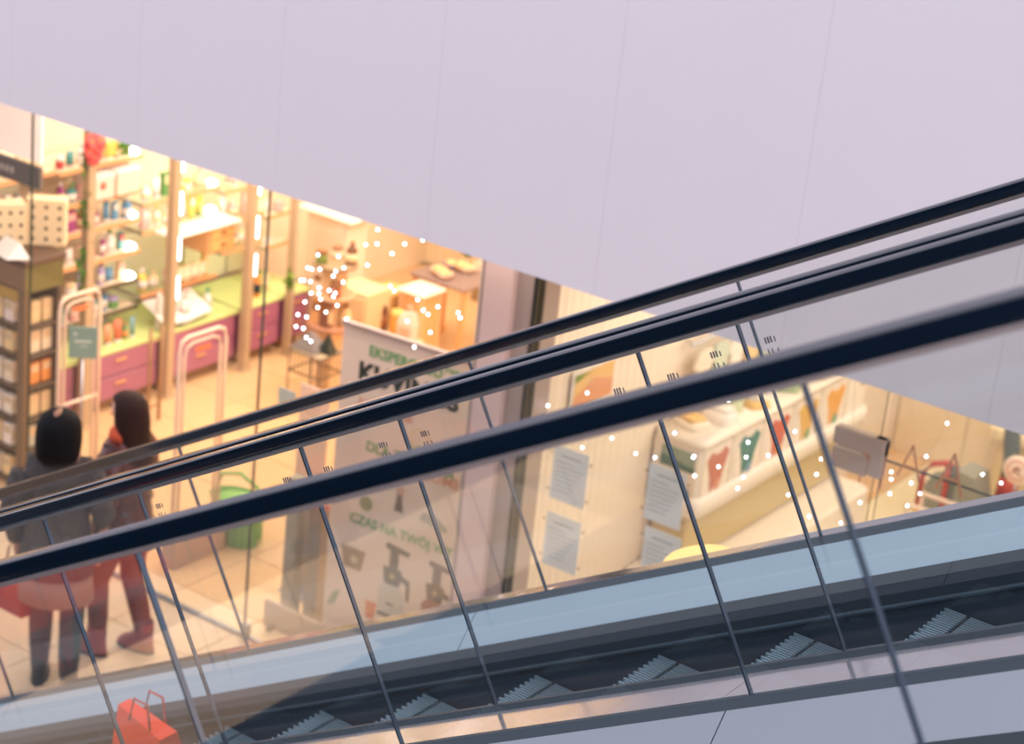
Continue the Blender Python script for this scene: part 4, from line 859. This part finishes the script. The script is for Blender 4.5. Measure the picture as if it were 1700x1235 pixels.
# ------------------------------------------------------------------ people
def skin_body(name, joints, edges, m, parent):
    me = bpy.data.meshes.new(name); me.from_pydata([j[0] for j in joints], edges, []); me.materials.append(m)
    o = bpy.data.objects.new('tmp', me); COL.objects.link(o)
    sk = o.modifiers.new('s', 'SKIN'); sk.use_smooth_shade = True
    for i, j in enumerate(joints):
        v = me.skin_vertices[0].data[i]; r_ = j[1]; v.radius = r_ if isinstance(r_, tuple) else (r_, r_); v.use_root = (i == 0)
    sb = o.modifiers.new('b', 'SUBSURF'); sb.levels = 2; sb.render_levels = 2
    bpy.context.view_layer.update()
    bm_ = bpy.data.meshes.new_from_object(o.evaluated_get(bpy.context.evaluated_depsgraph_get())); bm_.name = name
    bpy.data.objects.remove(o); bpy.data.meshes.remove(me)
    if not bm_.materials: bm_.materials.append(m)
    for p in bm_.polygons: p.use_smooth = True
    r = bpy.data.objects.new(name, bm_); COL.objects.link(r); r.parent = parent; return r
def limb(name, pts, rad, m, parent, n=14):
    mb = MB(); mb.tube(pts, rad, m, n); return mb.build(name, parent)
def body_loft(name, rings, m, parent, n=20, cap=True):
    mb = MB(); mb.loft([[(cx + rx * math.cos(2 * PI * k / n), cy + ry * math.sin(2 * PI * k / n), z + dz * math.cos(2 * PI * k / n)) for k in range(n)] for cx, cy, z, rx, ry, dz in rings], m, True, cap=cap); return mb.build(name, parent)
skinm = mat('skin', (222, 168, 140), .5)
def person(loc, rz, label, pose, st):
    """faces local +Y"""
    p = thing('person', loc, label, 'person', None, rz)
    f1, f2 = pose['step']                          # forward offsets of left / right foot
    J = []; E_ = []
    def j(c, r_, par=None):
        J.append((c, r_)); i = len(J) - 1
        if par is not None: E_.append((par, i))
        return i
    pel = j((0, 0, .92), (.12, .10)); ab = j((0, .0, 1.05), (.105, .085), pel); ch = j((0, 0, 1.20), (.12, .085), ab); uc = j((0, 0, 1.31), (.085, .065), ch)
    nk = j((0, -.005, 1.41), .048, uc); hb = j((0, .01, 1.475), (.058, .062), nk); hc = j((0, .015, 1.55), (.072, .085), hb); ht = j((0, .01, 1.615), (.05, .06), hc)
    j((0, .108, 1.535), .012, hc)                                  # nose
    for s, ff in ((-1, f1), (1, f2)):
        hp = j((s * .09, 0, .86), .088, pel); kn = j((s * .09, ff * .55 + .05, .48), .056, hp); an = j((s * .09, ff, .09), .038, kn); j((s * .095, ff + .10, .035), (.03, .035), an)
        sh = j((s * .150, 0, 1.30), .034, uc); el = j((s * (.215 + pose['arm']), -.03 + pose['swing'] * s, 1.06), .04, sh)
        wr = j((s * (.205 + pose['arm'] * .6), .07 + pose['swing'] * s * 2, .86), .025, el)
        pal = j((s * (.205 + pose['arm'] * .6), .085 + pose['swing'] * s * 2, .81), (.03, .018), wr)
        px, py, pz = J[pal][0]
        for q, (dy, ln) in enumerate(((.028, .070), (.010, .080), (-.009, .074), (-.027, .058))):
            a = j((px, py + dy, pz - .035), .009, pal); b = j((px - s * .008, py + dy + .006, pz - .035 - ln * .5), .0085, a); j((px - s * .022, py + dy + .01, pz - .035 - ln), .0075, b)
        th = j((px - s * .008, py + .036, pz + .01), .010, pal); j((px - s * .016, py + .052, pz - .03), .009, th)
    body = skin_body('body', J, E_, skinm, p)
    for s in (-1, 1):
        MB().ell((s * .031, .093, 1.558), (.012, .007, .008), cm(60, 44, 36)).build('eye', p)
        MB().ell((s * .078, .005, 1.545), (.012, .02, .03), skinm).build('ear', p)
    MB().ell((0, .098, 1.495), (.022, .008, .007), cm(186, 96, 90)).build('mouth', p)
    # trousers and boots
    for s, ff in ((-1, f1), (1, f2)):
        limb('trouser_leg', [(s * .085, -.005, .90), (s * .092, ff * .2 + .01, .72), (s * .09, ff * .55 + .05, .48), (s * .09, ff * .85 + .01, .25), (s * .09, ff - .005, .13)], [.105, .095, .068, .060, .05], st['legs'], p)
        b = MB(); b.loft([[(s * .093 + a * math.cos(2 * PI * k / 14), ff + c + b_ * math.sin(2 * PI * k / 14), z) for k in range(14)] for a, b_, c, z in ((.045, .125, .05, 0), (.048, .128, .05, .03), (.046, .11, .04, .065), (.047, .065, .0, .11), (.052, .056, -.005, .20), (.056, .060, -.005, st['boot']))], st['shoes'], True); b.build('boot', p)
        sl = MB(); sl.loft([[(s * .093 + .05 * math.cos(2 * PI * k / 14), ff + .05 + .13 * math.sin(2 * PI * k / 14), z) for k in range(14)] for z in (0, .018)], black, False); sl.build('sole', p)
    cz = st['hem']
    body_loft('coat', [(0, 0, cz, .20, .165, 0), (0, 0, cz + .06, .205, .165, 0), (0, 0, .98, .175, .14, 0), (0, 0, 1.12, .165, .13, 0), (0, 0, 1.26, .185, .135, 0), (0, -.005, 1.345, .17, .115, 0), (0, -.005, 1.375, .13, .10, 0), (0, -.005, 1.40, .085, .075, 0)], st['coat'], p)
    if st.get('quilt'):
        for z in [cz + .05 + k * .085 for k in range(int((1.30 - cz) / .085))]:
            rx = .205 if z < .9 else .182
            MB().tube([((rx + .004) * math.cos(a), (.162 + .004) * math.sin(a) * (1 if z < .9 else .86), z) for a in [2 * PI * k / 24 for k in range(25)]], .006, st['coat'], 6).build('quilt_roll', p)
    if st.get('skirt'): body_loft('skirt', [(0, 0, st['skirt'][1], .205, .17, 0), (0, 0, cz + .02, .19, .155, 0)], st['skirt'][0], p)
    for s in (-1, 1):
        limb('sleeve', [(s * .06, -.005, 1.355), (s * .13, -.003, 1.335), (s * .18, -.005, 1.27), (s * (.215 + pose['arm']), -.03 + pose['swing'] * s, 1.06), (s * (.206 + pose['arm'] * .6), .065 + pose['swing'] * s * 2, .875)], [.04, .068, .075, .062, .048], st['coat'], p)
    c = MB(); c.loft([[((rx) * math.cos(2 * PI * k / 20), -.005 + ry * math.sin(2 * PI * k / 20), z) for k in range(20)] for rx, ry, z in ((.10, .085, 1.365), (.115, .10, 1.385), (.11, .095, 1.42), (.085, .075, 1.44))], st['collar'], True); c.build('collar', p)
    # hair
    h = MB(); L = st['hair_len']; n = 22; rs = []
    for z, rx, ry, cy in [(1.652, .012, .015, -.005), (1.645, .05, .055, -.005), (1.62, .083, .09, -.008), (1.58, .102, .108, -.012), (1.53, .108, .112, -.018), (1.48, .108, .105, -.03), (1.44, .104, .09, -.045)] + ([(1.40, .095, .075, -.055), (1.385, .07, .05, -.055)] if L == 'bob' else [(1.38, .105, .075, -.06), (1.30, .115, .065, -.085), (1.20, .11, .055, -.10), (1.12, .095, .045, -.105), (1.08, .06, .03, -.105)]):
        rs.append([(rx * math.cos(2 * PI * k / n), min(cy + ry * math.sin(2 * PI * k / n), .055 if L == 'bob' and 1.38 < z < 1.60 else .025 if 1.38 < z < 1.60 else 9 if z >= 1.6 else -.02), z) for k in range(n)])
    hk = st.get('hair_w', 1.); rs = [[(x * hk, y * hk, z) for x, y, z in r_] for r_ in rs]; h.loft(rs, st['hair'], True); h.build('hair', p)
    if st.get('highlight'): MB().loft([[(a + rx * math.cos(2 * PI * k / 8), b + ry * math.sin(2 * PI * k / 8), z) for k in range(8)] for a, b, z, rx, ry in ((-.012, -.075, 1.622, .018, .014), (-.006, -.04, 1.648, .02, .03), (0, .0, 1.655, .012, .02))], st['highlight'], True).build('hair_highlight_patch', p)  # warm highlight on the crown, modelled as a lighter coloured patch
    return p
hairk = mat('black_hair', (10, 9, 12), .7, spec=.15); hairb = mat('brown_hair', (46, 26, 20), .7, spec=.2, noise=.2, scale=40)
fur = mat('grey_fur', (66, 62, 60), .95, noise=.45, scale=26, bump=.8)
p1 = person((-7.47, 7.04, 0), math.radians(38), 'person with black bob, grey fur jacket and dark ankle boots, walking away', {'step': (.06, -.10), 'arm': .03, 'swing': .01},
            dict(legs=mat('dark_tights', (62, 72, 74), .7), shoes=mat('dark_boots', (40, 34, 30), .4), boot=.30, hem=.72, coat=fur, collar=mat('pale_collar', (176, 136, 124), .8), hair_len='bob', hair_w=1.13, hair=hairk, highlight=mat('hair_highlight', (150, 104, 76), .5), skirt=(mat('greige_skirt', (150, 130, 116), .8), .56)))
quilt = mat('quilted_maroon', (84, 40, 36), .4)
p2 = person((-7.50, 7.56, 0), math.radians(100), 'person with long brown hair, maroon quilted coat, rust scarf and red shoes', {'step': (.10, -.10), 'arm': .02, 'swing': .02},
            dict(legs=mat('russet_trousers', (116, 66, 50), .7), shoes=mat('red_shoes', (160, 68, 50), .5), boot=.13, hem=.70, coat=quilt, quilt=True, collar=mat('rust_scarf', (190, 74, 40), .8), hair_len='long', hair=hairb))
hp_ = at(22, 985, 1, 6.95)
hbg = thing('handbag', tuple(hp_), 'red handbag hanging beside the person with the black bob', 'bag')
MB().bbox((-.11, -.04, -.11), (.11, .04, .09), mat('bag_red', (170, 58, 50), .5), .015).build('bag_body', hbg); MB().tube([(-.07, 0, .08), (-.04, 0, .26), (0, 0, .33), (.04, 0, .26), (.07, 0, .08)], .006, mat('bag_red2', (130, 44, 40), .5), 6).build('handle', hbg)
p2.scale = (.97, .97, .97)
